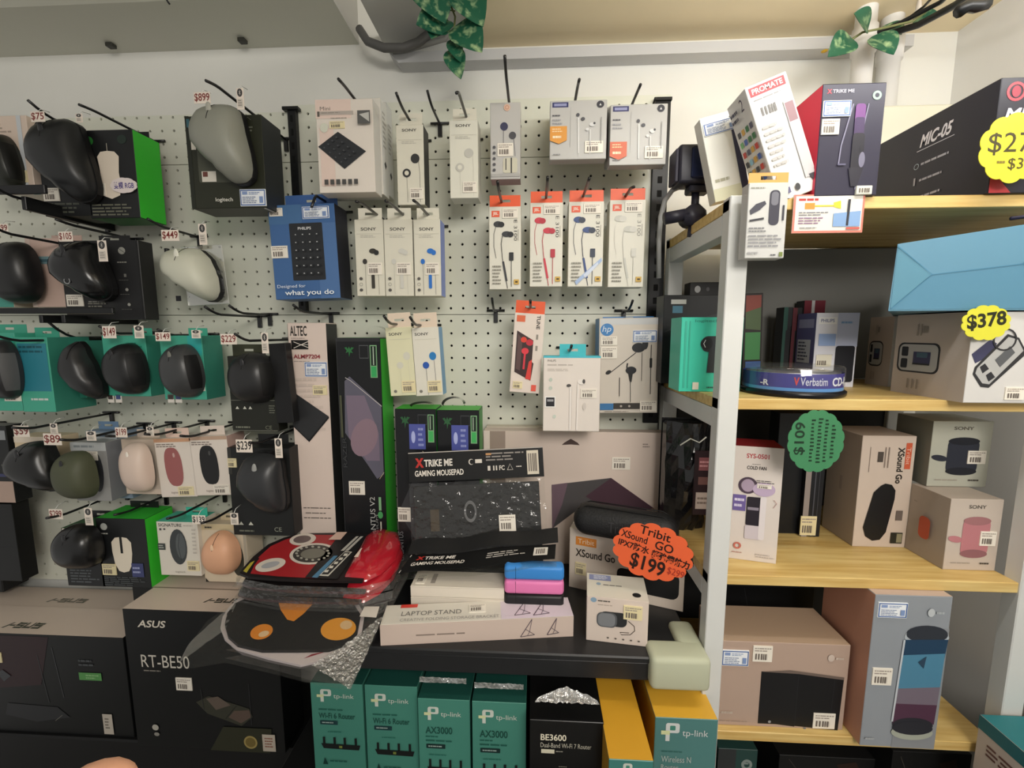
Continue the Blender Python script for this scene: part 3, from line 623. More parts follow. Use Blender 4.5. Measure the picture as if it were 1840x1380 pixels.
carton('mouse_box', 'olive-black box behind the mouse beside the tall white carton', 'box', (413, 640, 497, 775), -.09, .03, mat('#23241e', .35), [('r', .0, .58, 1, .585, '#8b8d80'), ('p', [(.1, .7), (.14, .66), (.18, .7)], '#c9c9bd'), ('p', [(.26, .7), (.3, .66), (.34, .7)], '#c9c9bd'), ('p', [(.38, .7), (.42, .66), (.46, .7)], '#c9c9bd'), ('x', .82, .64, .95, .76, 4, '#6e7064'), ('x', .08, .92, .4, .97, 1, '#77796b'), ('r', .02, .985, .98, .99, '#8b8d80'), ('t', 'CE', .72, .92, .86, .97, '#77796b')],
       tab=(.05, .75, 22, mat('#3b3d2c', .4), .01), group=HB)
mouse('black rounded mouse left of the tall white carton, third row', 448, 681, -.093, .096, .078, .042, '#222223', roll=-4, top=.92, bot=.85, lobe=.04, seam='short', side=('#181818', 'R'))
carton('mouse_box', 'slim black box left of the tall white carton', 'box', (490, 617, 520, 760), -.10, .02, mat('#19191a', .4), roll=-3, group=HB)
# ---- row 4
carton('mouse_box', 'beige box behind the black mouse at left, fourth row', 'box', (30, 785, 108, 870), -.085, .04, mat('#d8c4a4', .4), [('r', 0, 0, 1, .12, '#e0d2bf')], group=HB)
mouse('large black mouse at far left, fourth row', 54, 843, -.12, .098, .092, .042, '#151515', roll=-8, prof=MX, gloss=.3, side=('#0d0d0d', 'R'))
carton('mouse_box', 'slate blue hanging box behind the grey box, fourth row', 'box', (160, 775, 232, 895), -.06, .04, mat('#8192a6', .4), [('x', .6, .2, .95, .9, 9, '#5c6c7d')], tab=(.1, .6, 16, mat('#6d89a8', .4), .02), group=HB)
carton('mouse_box', 'grey box with a printed dark mouse beside the olive mouse', 'box', (132, 795, 195, 900), -.10, .05, mat('#9a9a98', .35), [('e', .68, .5, .18, .34, '#34363a'), ('r', 0, 0, 1, .14, '#c3c6c6'), ('x', .1, .03, .8, .11, 1, '#8f9699')], [(.35, .15, .75, .3)], sides={'R': '#7d7f84'}, tab=(.1, .9, 12, mat('#aab0b4', .4), .03), group=HB)
mouse('olive green mouse, fourth row', 128, 858, -.125, .092, .066, .038, '#4a4d39', roll=-4, top=.95, bot=.88, pw=3.2, seam=False, gloss=.6)
carton('mouse_box', 'white box behind the cream pebble mouse, fourth row', 'box', (222, 790, 290, 888), -.085, .04, mat('#d3c0ae', .4), [('r', .72, .1, .98, .9, '#c7b7a6')], tab=(.2, .8, 16, mat('#d8c9bb', .4), .02), group=HB)
mouse('cream flat pebble mouse, fourth row', 241, 843, -.10, .099, .054, .028, '#d6c1b3', roll=-3, top=.98, bot=.96, pw=2.9, seam=False, wheel='#f0e8dc', gloss=.45)
for nm, rc, mc, lab in ((1, (283, 788, 348, 893), '#9c5e5d', 'white box with a printed pink pebble mouse, fourth row'), (2, (346, 784, 413, 890), '#1f1f20', 'white box with a printed black pebble mouse, fourth row')):
    pts = []
    for k in range(24):
        a = -2*math.pi*k/24; ca, sa = math.cos(a), math.sin(a); pts.append((.46+.24*math.copysign(abs(ca)**.7, ca)+.02*sa, .48+.33*math.copysign(abs(sa)**.8, sa)))
    carton('mouse_box', lab, 'box', rc, -.095, .05, WH, [('r', 0, 0, 1, .06, '#b99c86' if nm == 2 else '#c99a78'), ('x', .05, .08, .6, .15, 2, '#7d7068'), ('p', pts, mc), ('e', .5, .28, .03, .04, '#caa9a2' if nm == 1 else '#4a4a4a'), ('t', 'logitech', .3, .9, .55, .945, '#8a7d74')],
           [(.5, .82, .92, .97, 'c' if nm == 1 else 'w')], sides={'R': '#b89b90'}, tab=(.2, .85, 18, mat('#dec3b4', .4) if nm == 1 else mat('#d9cbbf', .4), .012), roll=-2.5, group=HB)
carton('mouse_box', 'black box behind the dark sculpted mouse, fourth row', 'box', (414, 805, 524, 962), -.10, .045, mat('#1e1f1f', .35), [('r', .0, .0, .06, .3, '#33322f'), ('x', .1, .93, .4, .97, 1, '#6d6f62'), ('t', 'CE', .68, .9, .8, .95, '#8a8c80'), ('p', [(.1, .88), (.14, .84), (.18, .88)], '#c9c9bd'), ('p', [(.26, .88), (.3, .84), (.34, .88)], '#c9c9bd')], [(.0, .12, .14, .22, 'c')], sides={'R': '#151516'}, tab=(.35, .85, 20, mat('#1e1f1f', .4), .03), group=HB)
mouse('dark grey sculpted mouse with metal wheel, fourth row', 467, 872, -.104, .118, .086, .046, '#2c2d2f', roll=3, prof=MX, wheel='#9a9b98', seam=False, side=('#1e1f20', 'R'))
# ---- row 5
carton('mouse_box', 'black box with dark green top behind the black mouse, lowest row', 'box', (116, 950, 184, 1053), -.10, .06, BK, [('x', .1, .7, .9, .95, 5, '#55595c')], [(.05, .0, .45, .12)], sides={'T': '#2c5a34'}, tab=(.1, .7, 16, BK, .05), group=HB)
mouse('black rounded mouse, lowest row at left', 133, 988, -.105, .090, .082, .042, '#151516', roll=-3, top=.92, gloss=.28)
carton('mouse_box', 'black box with bright green flanks and a printed white mouse, lowest row', 'box', (178, 932, 266, 1055), -.10, .065, BK,
       [('e', .16, .12, .07, .05, '#a8aaa4'), ('x', .06, .2, .3, .24, 1, '#a0a098'), ('p', [(.28, .34), (.36, .275), (.47, .265), (.5, .265), (.6, .275), (.68, .34), (.68, .5), (.64, .68), (.58, .76), (.47, .78), (.38, .76), (.31, .66), (.28, .48)], '#e4d9c6'), ('r', .45, .26, .5, .5, '#20201f'), ('x', .05, .84, .92, .98, 5, '#4e5254'), ('r', .64, .64, .88, .84, '#3d4370'), ('x', .66, .68, .86, .8, 2, '#9aa0c4')],
       [(.04, .66, .32, .82, 'c')], sides={'R': GRN, 'T': '#38b83a', 'L': '#2a8c2e'}, tab=(.2, .8, 14, BK, .055), group=HB)
carton('mouse_box', 'white and teal box with a printed dark oval mouse, lowest row', 'box', (285, 938, 358, 1034), -.10, .05, mat('#d8d2c6', .4),
       [('t', 'SIGNATURE', .05, .03, .62, .09, '#3a3a3a', {'b': .01}), ('x', .66, .04, .98, .09, 1, '#b7afa5'), ('r', .07, .12, .12, .16, '#4a4a4a'), ('r', .17, .12, .22, .15, '#4a4a4a'), ('e', .5, .46, .21, .33, '#3c4042'), ('e', .56, .44, .12, .24, '#555a5c'), ('l', [(.56, .2), (.5, .45), (.55, .72)], .8, '#26292b'), ('r', .0, .4, .18, .52, '#3f4440'), ('x', .02, .42, .16, .5, 2, '#b5b8b0'), ('t', 'logitech', .38, .91, .62, .95, '#8a847c')] + [('r', .86, .12+i*.07, .95, .15+i*.07, '#bdb6ac') for i in range(7)],
       [(.68, .72, .97, .9, 'c')], sides={'T': '#4fb89f'}, tab=(.45, .98, 18, mat('#43b69c', .4), .03), group=HB)
carton('mouse_box', 'white box behind the peach mouse, lowest row', 'box', (364, 942, 444, 1046), -.09, .05, mat('#d3c4ac', .4), [('e', .78, .6, .14, .28, '#3a3930'), ('r', .0, .0, 1, .1, '#c9b894'), ('p', [(.02, .93), (.1, 1), (.02, 1)], '#2a2926'), ('x', .1, .03, .3, .09, 1, '#3a3832'), ('r', .94, .1, 1, 1, '#a9a293')], tab=(.3, .75, 14, mat('#cfbf9f', .4), .02), group=HB)
mouse('peach oval mouse, lowest row', 393, 999, -.094, .088, .066, .036, '#d9a583', roll=-2, top=.9, bot=.95, pw=2.3, seam='short', wheel='#ecc6a4', gloss=.5, wheel_t=.25)
# ---- price tags at left
for (u0, v0, u1, v1, t_, y, lb_) in ((348, 165, 378, 186, '$899', -.17, 'white price card reading $899 above the grey sculpted mouse'), (55, 200, 80, 219, '$75', -.15, 'white price card above the cabled gaming mouse'),
    (105, 416, 130, 434, '$105', -.15, 'white price card reading $105 above the glossy gaming mouse'), (290, 413, 321, 433, '$449', -.11, 'white price card reading $449 above the pale vertical mouse'),
    (184, 586, 208, 608, '$149', -.13, 'white price card above the black oval mouse'), (279, 597, 306, 613, '$149', -.13, 'white price card above the two-tone grey mouse'), (396, 600, 425, 619, '$229', -.13, 'white price card reading $229 left of the olive-black box'),
    (78, 779, 110, 800, '$89', -.15, 'white price card reading $89 above the olive mouse'), (207, 768, 228, 786, '$199', -.14, 'white price card reading $199 above the cream pebble mouse'), (424, 790, 453, 813, '$239', -.15, 'white price card with black $239 above the dark sculpted mouse'),
    (88, 915, 112, 933, '$299', -.14, 'white price card reading $299 above the lowest black mouse'), (345, 926, 369, 942, '$139', -.15, 'white price card reading $139 on the white and teal box'), (-6, 402, 14, 418, '$99', -.15, 'white price card cut by the left frame edge'), (24, 765, 52, 785, '$59', -.15, 'white price card above the large black mouse at far left')):
    price_tag(lb_, u0, v0, u1, v1, y, t_, ink='#7d2f2a' if '239' not in t_ and '139' not in t_ else '#1b1b1b')
for (u0, v0, u1, v1, y, lb_) in ((425, 158, 438, 197, -.17, 'upright white card with wireless mark right of the $899 card'), (357, 402, 371, 440, -.11, 'upright white card with wireless mark above the pale vertical mouse'), (136, 204, 148, 220, -.15, 'small white card at the end of the top-left hook'),
    (241, 585, 258, 608, -.13, 'small white card on the hook over the middle teal box'), (344, 593, 360, 608, -.13, 'small white card on the hook over the rightmost teal box'), (90, 761, 103, 780, -.15, 'small white card above the $89 price card'), (155, 775, 172, 792, -.14, 'small white card over the grey box with a printed mouse'),
    (263, 767, 276, 783, -.14, 'small white card with wireless mark beside the cream pebble mouse'), (494, 788, 507, 823, -.155, 'upright white card with wireless mark right of the $239 card'), (152, 913, 166, 944, -.14, 'upright white card with wireless mark right of the $299 card'), (414, 922, 428, 943, -.15, 'small white card with wireless mark over the peach mouse'), (470, 598, 482, 635, -.13, 'upright white card with wireless mark on the olive-black box')):
    price_tag(lb_, u0, v0, u1, v1, y, '', mark=True)
# ---- hooks on the left
for hk in (('black hook rising to upper left over the cabled gaming mouse', 50, 180, -.15, 0, 222, -.10), ('black hook over the green-sided top-row box', 142, 188, -.15, 0, 229, -.07), ('black hook passing the $899 price card', 370, 145, -.21, 0, 203, -.11),
    ('black hook over the glossy gaming mouse', 100, 394, -.15, 0, 425, -.04), ('black hook over the pale vertical mouse', 265, 393, -.12, 0, 424, -.02), ('black hook at the left frame edge above the second row', -30, 322, -.2, .015), ('lower black hook at the left frame edge, second row', -30, 398, -.2, .012),
    ('empty black hook above the $229 price card, left of two', 368, 551, -.15, .012), ('empty black hook above the $229 price card, right of two', 412, 549, -.12, .012), ('black hook over the slanted black mouse', 86, 578, -.12, 0, 606, 0), ('black hook with a small card over the middle teal box', 178, 586, -.13, 0, 599, -.05), ('black hook with a small card over the rightmost teal box', 283, 592, -.13, 0, 602, -.05), ('black hook holding the olive-black box', 422, 600, -.17, .012), ('black hook over the leftmost teal boxes', -10, 602, -.2, .01),
    ('black hook carrying the cream pebble mouse', 190, 783, -.15, .008), ('black hook carrying the printed pink mouse box', 260, 780, -.15, .008), ('black hook carrying the printed black mouse box', 324, 783, -.15, .008), ('black hook carrying the grey box with a printed mouse', 108, 790, -.17, .008), ('black hook above the large black mouse at far left', 22, 768, -.18, .008), ('black hook carrying the dark sculpted mouse', 448, 795, -.16, .008),
    ('black hook over the lowest black mouse', 83, 931, -.16, .006), ('black hook carrying the green-flanked box, lowest row', 205, 925, -.12, .006), ('black hook carrying the white and teal box', 300, 932, -.15, .006), ('black hook carrying the peach mouse', 362, 940, -.16, .006)):
    hook(*hk)
# long bar of a shelf bracket above the teal boxes at left
m = MB(); a = PY(-60, 560, -.14); b = PY(208, 561, -.14); m.box(a.x, -.146, a.z-.004, b.x, -.14, a.z+.006, K, .001)
for u in (78, 118): p = PY(u, 566, -.14); m.box(p.x-.004, -.145, p.z-.014, p.x+.003, -.002, p.z, K, .0008)
tag(m.build('scanning_bar'), 'long black bar across the pegboard above the leftmost teal boxes', 'bar')
m = MB(); a = PY(-60, 345, -.16); b = PY(88, 352, -.16); m.box(a.x, -.166, a.z-.006, b.x, -.16, a.z+.008, mat('#1b1b1d', .4), .001)
p = PY(52, 366, -.15); m.box(p.x-.004, -.158, p.z-.012, p.x+.004, -.002, p.z+.01, K, .0008)
tag(m.build('scanning_bar'), 'black bar at the left frame edge under the top row', 'bar')
# ================================================================== goods on the middle pegboard
SONY = mat('#d6d2c2', .4)
# white number-pad boxes
kp = [(.02, .50), (.38, .345), (.86, .56), (.47, .745)]
def keyrow():
    out = []
    for i in range(4):
        for j in range(4):
            s, t = (i+.6)/4.6, (j+.6)/4.6; a = [kp[0][q]+(kp[1][q]-kp[0][q])*s+(kp[3][q]-kp[0][q])*t for q in (0, 1)]
            out.append(('p', [(a[0]-.03, a[1]), (a[0], a[1]-.014), (a[0]+.034, a[1]+.002), (a[0]+.003, a[1]+.018)], '#34363a')); out.append(('p', [(a[0]-.005, a[1]), (a[0], a[1]-.003), (a[0]+.005, a[1]), (a[0], a[1]+.003)], '#9a9a98'))
    return out
carton('keypad_box', 'white box with a printed diamond-laid black keypad, at the upper middle', 'box', (570, 178, 672, 346), -.13, .03, mat('#dcd3c8', .4),
       [('r', .0, .0, .62, .2, '#dfc9bd'), ('r', .05, .3, .3, .93, '#dcc6ba'), ('t', 'Mini', .08, .075, .26, .115, '#77706a'), ('r', .03, .125, .66, .165, '#b3a9a0'), ('r', .03, .125, .07, .18, '#5c5650'), ('x', .1, .135, .5, .15, 1, '#8b827a'), ('x', .26, .19, .6, .21, 1, '#a49a90'), ('e', .14, .3, .07, .05, '#cfd0c0'),
        ('p', [kp[0], kp[3], kp[2], kp[1]], '#2b2d30')] + keyrow() + [('r', .12+.105*i, .865, .19+.105*i, .92, '#4b4a48') for i in range(6)] + [('r', .75, .14, .97, .28, '#5a5a58'), ('p', [(.78, .18), (.95, .16), (.95, .26)], '#b9b9b3')],
       [(.24, .235, .5, .31, 'c')], sides={'R': '#cfcdc8'}, group='keypad boxes on one hook')
carton('keypad_box', 'white keypad box stacked behind the front keypad box', 'box', (577, 177, 686, 350), -.098, .03, mat('#d6d2c9', .4), [('R', ('x', .2, .1, .8, .5, 8, '#a9a7a2')), ('R', ('p', [(.3, .66), (.5, .62), (.7, .66), (.5, .71)], '#3a3a3c'))], sides={'R': '#dcdcd8'}, tab=(.2, .8, 4, mat('#d9d5cc', .4), .015), group='keypad boxes on one hook')
carton('keypad_box', 'rearmost white keypad box of three on one hook', 'box', (590, 184, 696, 352), -.066, .03, mat('#cfccc4', .4), [('R', ('p', [(.3, .76), (.5, .72), (.7, .76), (.5, .81)], '#3a3a3c')), ('R', ('x', .2, .2, .8, .55, 7, '#a9a7a2'))], sides={'R': '#d3d4d2'}, group='keypad boxes on one hook')
# blue number-pad box
ks = []
for j in range(6):
    for i in range(4): ks.append(('r', .385+.108*i-.02, .315+.083*j-.014, .385+.108*i+.03, .315+.083*j+.014, '#2c2e31')); ks.append(('r', .385+.108*i-.006, .315+.083*j-.006, .385+.108*i+.012, .315+.083*j+.004, '#b9babb'))
carton('keypad_box', 'blue box with a printed black number pad', 'box', (488, 367, 606, 537), -.10, .05, mat('#426596', .38),
       [('r', 0, 0, .5, .2, '#466b96'), ('r', .7, .2, 1, 1, '#4d6f9f'), ('rr', .30, .195, .80, .80, 2, '#26282b'), ('t', 'PHILIPS', .43, .235, .63, .265, '#d9d9d9', {'b': .015})] + ks + [('t', 'Designed for', .07, .845, .5, .89, '#d6dde6'), ('t', 'what you do', .18, .905, .93, .975, '#e9edf0', {'b': .012})],
       [(.02, .03, .22, .115), (.52, .03, .92, .155, 'i'), (.0, .425, .25, .555)], sides={'R': '#25252f'}, tab=(.18, .98, 22, mat('#41639b', .4), .02), roll=-1.5)
# earphone pictures
def bud(s, t, c, r=.07, asp=.3): return [('e', s, t, r*1.5, r*1.5*asp, c), ('e', s+r*.9, t+r*.3*asp, r*.8, r*.8*asp*1.3, '#1e1e20' if c != '#c9c7be' else '#b7b5ac')]
def sony(lab, rect, y, c1, wire, dep=.035, yaw=0, roll=0, dark=False, old=False, base=SONY, side='#c6c4ba', tb=True):
    art = [('t', 'SONY', .22, .105 if not old else .05, .76, .145 if not old else .085, '#4a4844', {'b': .018}), ('r', .06, .185, .94, .189, '#b5b2a6'), ('x', .2, .2, .75, .24, 2, '#b9b6ab')]
    if old: art += [('e', .68, .42, .16, .06, c1), ('l', [(.8, .44), (.84, .6), (.84, .97)], .5, wire), ('e', .36, .60, .15, .055, c1), ('e', .36, .6, .08, .03, base), ('l', [(.36, .64), (.38, .97)], .5, wire)]
    else: art += [('l', [(.33, .55), (.34, .98)], .5, wire), ('l', [(.78, .65), (.8, .98)], .5, wire), ('e', .62, .41, .13, .034, c1), ('e', .74, .43, .09, .034, '#2c2c2c' if dark else c1), ('e', .33, .545, .08, .035, c1 if not dark else '#3a3733'), ('rr', .54, .72, .66, .9, 1.6, c1), ('e', .17, .77, .06, .02, '#55524e'), ('g', .17, .845, .06, '#8d8a84', .0006), ('e', .17, .92, .06, .02, '#55524e')]
    st = [(.42, .56, .92, .72, 'w')] if not old else [(.46, .79, .94, .93)]
    return carton('earphone_box', lab, 'box', rect, y, dep, base, art, st, sides={'R': side}, tab=(.12, .95, 20, SONY, .004) if tb else None, yaw=yaw, roll=roll, group='slim earphone boxes on the pegboard')
sony('slim white earphone box with black buds, left in the row of three', (639, 394, 690, 532), -.10, '#3b3833', '#5d5650', dark=True)
sony('slim white earphone box with pale buds, middle in the row of three', (691, 394, 742, 532), -.10, '#c9c7be', '#b5b2a8')
sony('slim white earphone box with blue buds, right in the row of three', (744, 394, 792, 532), -.10, '#2f6fc0', '#4c4c58', side='#7889c6')
sony('slim white box with black classic earbuds and a dark edge', (713, 224, 762, 368), -.10, '#343434', '#3b3b3b', old=True, side='#303030')
sony('slim white box with white classic earbuds beside the empty hook', (808, 216, 859, 356), -.10, '#bdbbb2', '#c4c2b8', old=True, base=mat('#d8d6c8', .4))
# lower pair
for lab, rc, c1, wr, sd in (('slim cream earphone box with white buds above the green boxes', (697, 588, 745, 711), '#cfcdbd', '#cdcab4', '#c0bda6'), ('slim white earphone box with blue buds above the green boxes', (743, 588, 792, 711), '#2e57a8', '#4a4c58', '#6f9cc2')):
    blue = c1 == '#2e57a8'
    carton('earphone_box', lab, 'box', rc, -.10, .03, mat('#d9d6b4', .4) if not blue else mat('#dad6c8', .4), [('t', 'SONY', .12, .075, .62, .115, '#4a4844', {'b': .018}), ('r', .1, .17, .9, .175, '#c3c0ae'), ('e', .72, .42, .13, .06, c1 if not blue else '#2f7ab8'), ('e', .45, .55, .12, .05, c1), ('l', [(.45, .6), (.47, .99)], .6, wr), ('l', [(.76, .48), (.78, .78)], .6, wr), ('e', .2, .93, .06, .022, '#77746c')], [(.46, .78, .96, .95, 'c')], sides={'R': sd}, tab=(.1, .95, 26, mat('#dccab6', .4), .004), roll=-3, group='slim earphone boxes on the pegboard')
# silver slim box
carton('earphone_box', 'silver slim earphone box under the tallest hook', 'box', (881, 184, 935, 322), -.10, .03, mat('#b9b7b3', .4), [('e', .46, .31, .13, .055, '#3a3b55'), ('l', [(.44, .36), (.43, .55)], .8, '#4d4d52'), ('e', .74, .43, .12, .05, '#4a4a4e'), ('l', [(.78, .48), (.83, .7)], .8, '#5b5b60'), ('rr', .42, .72, .9, .92, 4, '#c6c2ae'), ('l', [(.52, .73), (.52, .88)], 1.6, '#3d3d40'), ('l', [(.70, .72), (.70, .92)], 2.2, '#2e2e31'), ('r', .02, .93, .98, .97, '#a6a4a0')] + [('e', .13, .58+i*.075, .05, .02, '#505054') for i in range(5)], [(.24, .53, .76, .7)], sides={'B': '#b58f8f'}, tab=(.2, .8, 4, mat('#c2c0bc', .4), .01), group='slim earphone boxes on the pegboard')
m = MB(); m.prism([(.0055*math.cos(2*math.pi*k/14), .0055*math.sin(2*math.pi*k/14)) for k in range(14)], 0, .0006, '#d9b39c'); draw(m, Fr((-.0055, 0, .0055), (.011, 0, 0), (0, 0, -.011), (0, -1, 0)), [('g', .5, .5, .3, '#b98f7a', .001)], 1)
tag(m.build('round_seal', None, PY(911, 193, -.1012)), 'round pink seal at the top of the silver earphone box', 'sticker')
# two stacked earbud boxes at upper right
GY = mat('#b4b3b0', .4)
def lenovo(lab, rect, y, badge, seed, sh):
    r = carton('earphone_box', lab, 'box', rect, y, .022, GY,
        [('r', .04, .03, .32, .115, '#2e3160'), ('r', .07, .05, .29, .095, '#8d90b4'), ('e', .88, .08, .065, .06, '#30313a'), ('p', [(.86, .1), (.88, .06), (.9, .1)], '#c9c9c9'), ('x', .04, .23, .22, .28, 1, '#55565c'), ('x', .04, .3, .26, .42, 2, '#96969a'), ('r', .36, .12, .365, .8, '#9a9a98'),
         ('e', .49, .25+sh, .03, .03, '#4a4a50'), ('e', .58, .32+sh, .035, .03, '#4a4a50'), ('l', [(.5, .3+sh), (.51, .9)], 2.2, '#cfcfcd'), ('e', .74, .42+sh, .045, .035, '#c9c9c8'), ('e', .78, .4+sh, .02, .02, '#3c3c42'), ('e', .66, .5+sh, .03, .025, '#c9c9c8'), ('l', [(.71, .5+sh), (.71, .92)], 2.2, '#c6c6c4'), ('l', [(.9, .3), (.9, .75)], 1.4, '#8d8d8d'), ('x', .06, .9, .24, .94, 1, '#88888a'),
         ('p', [(.0, .46+seed), (.3, .46+seed), (.3, .7+seed), (.16, .76+seed), (.0, .7+seed)], badge), ('x', .05, .6+seed, .24, .69+seed, 1, '#e8d8b8'), ('x', .04, .49+seed, .26, .57+seed, 2, '#e2c79c')], [(.62, .7, .94, .9)], group='earbud boxes in two short stacks')
    return r
lenovo('grey-white earbud box with an orange badge, front of its stack', (988, 180, 1090, 286), -.13, '#d2913e', -.02, 0)
lenovo('grey-white earbud box with a red badge, front of its stack', (1096, 187, 1198, 296), -.13, '#c8664a', .16, .03)
for i in range(3):
    carton('earphone_box', ('second', 'third', 'rearmost')[i]+' earbud box behind the orange-badged one', 'box', (990-i, 182+i, 1090-i*2, 286), -.106+.024*i, .022, GY, [('B', ('r', .04, .2, .5, .8, '#3b3f60')), ('B', ('r', .55, .3, .95, .7, '#9b8086'))], group='earbud boxes in two short stacks')
    carton('earphone_box', ('second', 'third', 'rearmost')[i]+' earbud box behind the red-badged one', 'box', (1094-i*2, 189+i, 1195-i*2, 296), -.106+.024*i, .022, GY, [('B', ('r', .04, .2, .5, .8, '#48484e' if i else '#2e2e34')), ('B', ('r', .55, .3, .95, .7, '#a59fa0'))], group='earbud boxes in two short stacks')
# orange-tab earphones
JW = mat('#d6d3c6', .4); OR = mat('#dd5a33', .4)
def jbl(lab, rect, c, c2, seal=False, pale=False):
    art = [('r', .08, .05, .33, .125, '#dd5a3c'), ('t', 'JBL', .12, .065, .29, .11, '#e8d8c8', {'b': .02}), ('t', 'E 3100', .78, .16, .88, .41, '#35332f' if not pale else '#8b8980', {'rot': 90}), ('x', .9, .2, .94, .5, 1, '#aaa79a')]
    art += [('e', .28, .21, .14, .036, c), ('e', .38, .215, .1, .034, c2), ('l', [(.22, .23), (.15, .33), (.15, .48), (.22, .62)], .8, c2), ('e', .55, .33, .15, .035, c), ('e', .67, .335, .1, .034, c2), ('l', [(.42, .35), (.38, .45), (.42, .62), (.5, .8), (.58, .99)], 1.1, c2), ('l', [(.44, .66), (.55, .9)], 3.6, c), ('rr', .63, .55, .77, .65, 1, c2), ('l', [(.7, .65), (.7, .97)], 1, c2), ('x', .1, .7, .38, .95, 6, '#8a877c'), ('r', .78, .88, .94, .94, '#c8a24a'), ('r', .82, .9, .9, .92, '#4a3a1a')]
    if seal: art += [('p', [(.2, .94), (.95, .66), (.97, .7), (.25, .98)], '#9db2d4'), ('p', [(.45, .86), (.85, .71), (.87, .74), (.5, .9)], '#c9d2e2')]
    return carton('earphone_box', lab, 'box', rect, -.10, .028, JW, art, [(.42, .03, .9, .14)], tab=(.02, .98, 19, OR, .002), sides={'L': '#d6d2c4'}, group='orange-tabbed earphone boxes')
jbl('orange-tabbed earphone box with black earphones', (879, 371, 936, 520), '#35363a', '#232427')
jbl('orange-tabbed earphone box with red earphones', (952, 364, 1011, 515), '#c23346', '#b02c3c')
jbl('orange-tabbed earphone box with blue earphones', (1021, 362, 1084, 515), '#31487c', '#2a3346', seal=True)
jbl('orange-tabbed earphone box with white earphones', (1094, 359, 1158, 516), '#c0bfb6', '#cbc9c0', pale=True)
# tilted window box with red earphones
r = carton('earphone_box', 'tilted white box with a window showing red earphones', 'box', (920, 563, 974, 706), -.10, .03, mat('#dccfc4', .4),
    [('r', .08, .03, .36, .11, '#d96a45'), ('t', 'TUNE', .74, .02, .86, .19, '#3a3632', {'rot': 90, 'b': .02}), ('x', .76, .22, .86, .5, 2, '#8d857c'), ('p', [(.12, .22), (.12, .74), (.68, .84), (.74, .62), (.68, .6), (.68, .33)], '#3a2a29'), ('p', [(.16, .26), (.16, .7), (.3, .72), (.32, .33)], '#5b4442'),
     ('e', .36, .33, .1, .035, '#d2412f'), ('e', .56, .36, .12, .04, '#b92f3c'), ('e', .43, .47, .12, .04, '#d43a45'), ('l', [(.43, .5), (.42, .7)], 3.4, '#cf3a48'), ('p', [(.5, .82), (.58, .6), (.68, .57), (.68, .83)], '#cf3f38'), ('r', .72, .89, .88, .97, '#dd5a4a')], [(.1, .86, .42, .95, 'c')], tab=(.02, .98, 22, OR, .002), roll=4, group='orange-tabbed earphone boxes')
# teal-tab white box
carton('earphone_box', 'large white earphone box with a cyan tab above the white carton', 'box', (976, 640, 1078, 775), -.12, .03, mat('#ddd4cb', .4),
       [('r', 0, 0, 1, .022, '#4ab8c8'), ('t', 'PHILIPS', .07, .045, .22, .075, '#77706c'), ('x', .07, .1, .76, .13, 1, '#b3aaa2'), ('x', .07, .16, .6, .2, 2, '#c0b7ae'), ('e', .13, .31, .03, .025, '#b9c2b6'), ('e', .13, .42, .03, .025, '#b9c2b6'), ('rr', .03, .53, .22, .68, 1.2, '#e8e6e2'), ('r', .05, .545, .2, .665, '#26262a'), ('r', .07, .57, .18, .6, '#9a9a9c'), ('e', .2, .8, .03, .025, '#c3ccc0'),
        ('e', .45, .385, .04, .02, '#4e4a48'), ('l', [(.48, .4), (.48, .98)], 3.2, '#e6dfd8'), ('l', [(.50, .4), (.50, .98)], .5, '#b8aea6'), ('e', .67, .335, .07, .035, '#e4ddd6'), ('e', .71, .33, .025, .03, '#4e4a48'), ('l', [(.61, .36), (.60, .98)], 2.6, '#e6dfd8'), ('e', .73, .66, .03, .05, '#cfc6be')],
       [(.66, .43, .94, .55)], tab=(.28, .74, 21, mat('#43b7c0', .4), .002), sides={'T': '#4ac0d0', 'R': '#cfc8c0'})
# grey-white headset box
carton('earphone_box', 'large grey-white box with a printed in-ear gaming headset', 'box', (1076, 571, 1183, 742), -.075, .05, mat('#cdc4b8', .4),
       [('r', .02, .01, 1, .07, '#c3c4c4'), ('e', .13, .12, .11, .065, '#3f7bb4'), ('t', 'hp', .05, .08, .2, .16, '#c8d2da', {'sh': .2}), ('e', .66, .31, .11, .05, '#25262a'), ('e', .77, .27, .05, .06, '#2b2c30'), ('l', [(.62, .36), (.2, .565)], 1.4, '#222'), ('e', .16, .565, .05, .02, '#222', -30), ('l', [(.72, .36), (.72, .66)], .9, '#333'), ('l', [(.87, .28), (.87, .8)], 1.2, '#2a2a2c'), ('rr', .85, .42, .89, .52, .9, '#222'),
        ('l', [(.48, .47), (.47, .51), (.5, .55)], 2.4, '#222'), ('e', .54, .545, .09, .04, '#222327'), ('l', [(.53, .58), (.54, .88)], .9, '#2a2a2c'), ('p', [(.49, .56), (.57, .58), (.55, .67), (.52, .66)], '#222'), ('l', [(.35, .62), (.35, .82)], 1.2, '#333'), ('r', .02, .895, .25, .965, '#3c72a4'), ('r', .25, .892, .7, .955, '#3a3632'), ('e', .38, .925, .02, .012, '#a9a097'), ('e', .52, .925, .02, .012, '#a9a097'), ('x', .1, .975, .6, .99, 1, '#8d857b')],
       [(.56, .13, .96, .255, 'i'), (.03, .19, .3, .28), (.03, .3, .3, .42), (.7, .87, .98, .98)], sides={'L': '#3f7fb8', 'T': '#3f7fb8'}, tab=(.1, .98, 3, mat('#3f7fb8', .4), .03), roll=-.8)
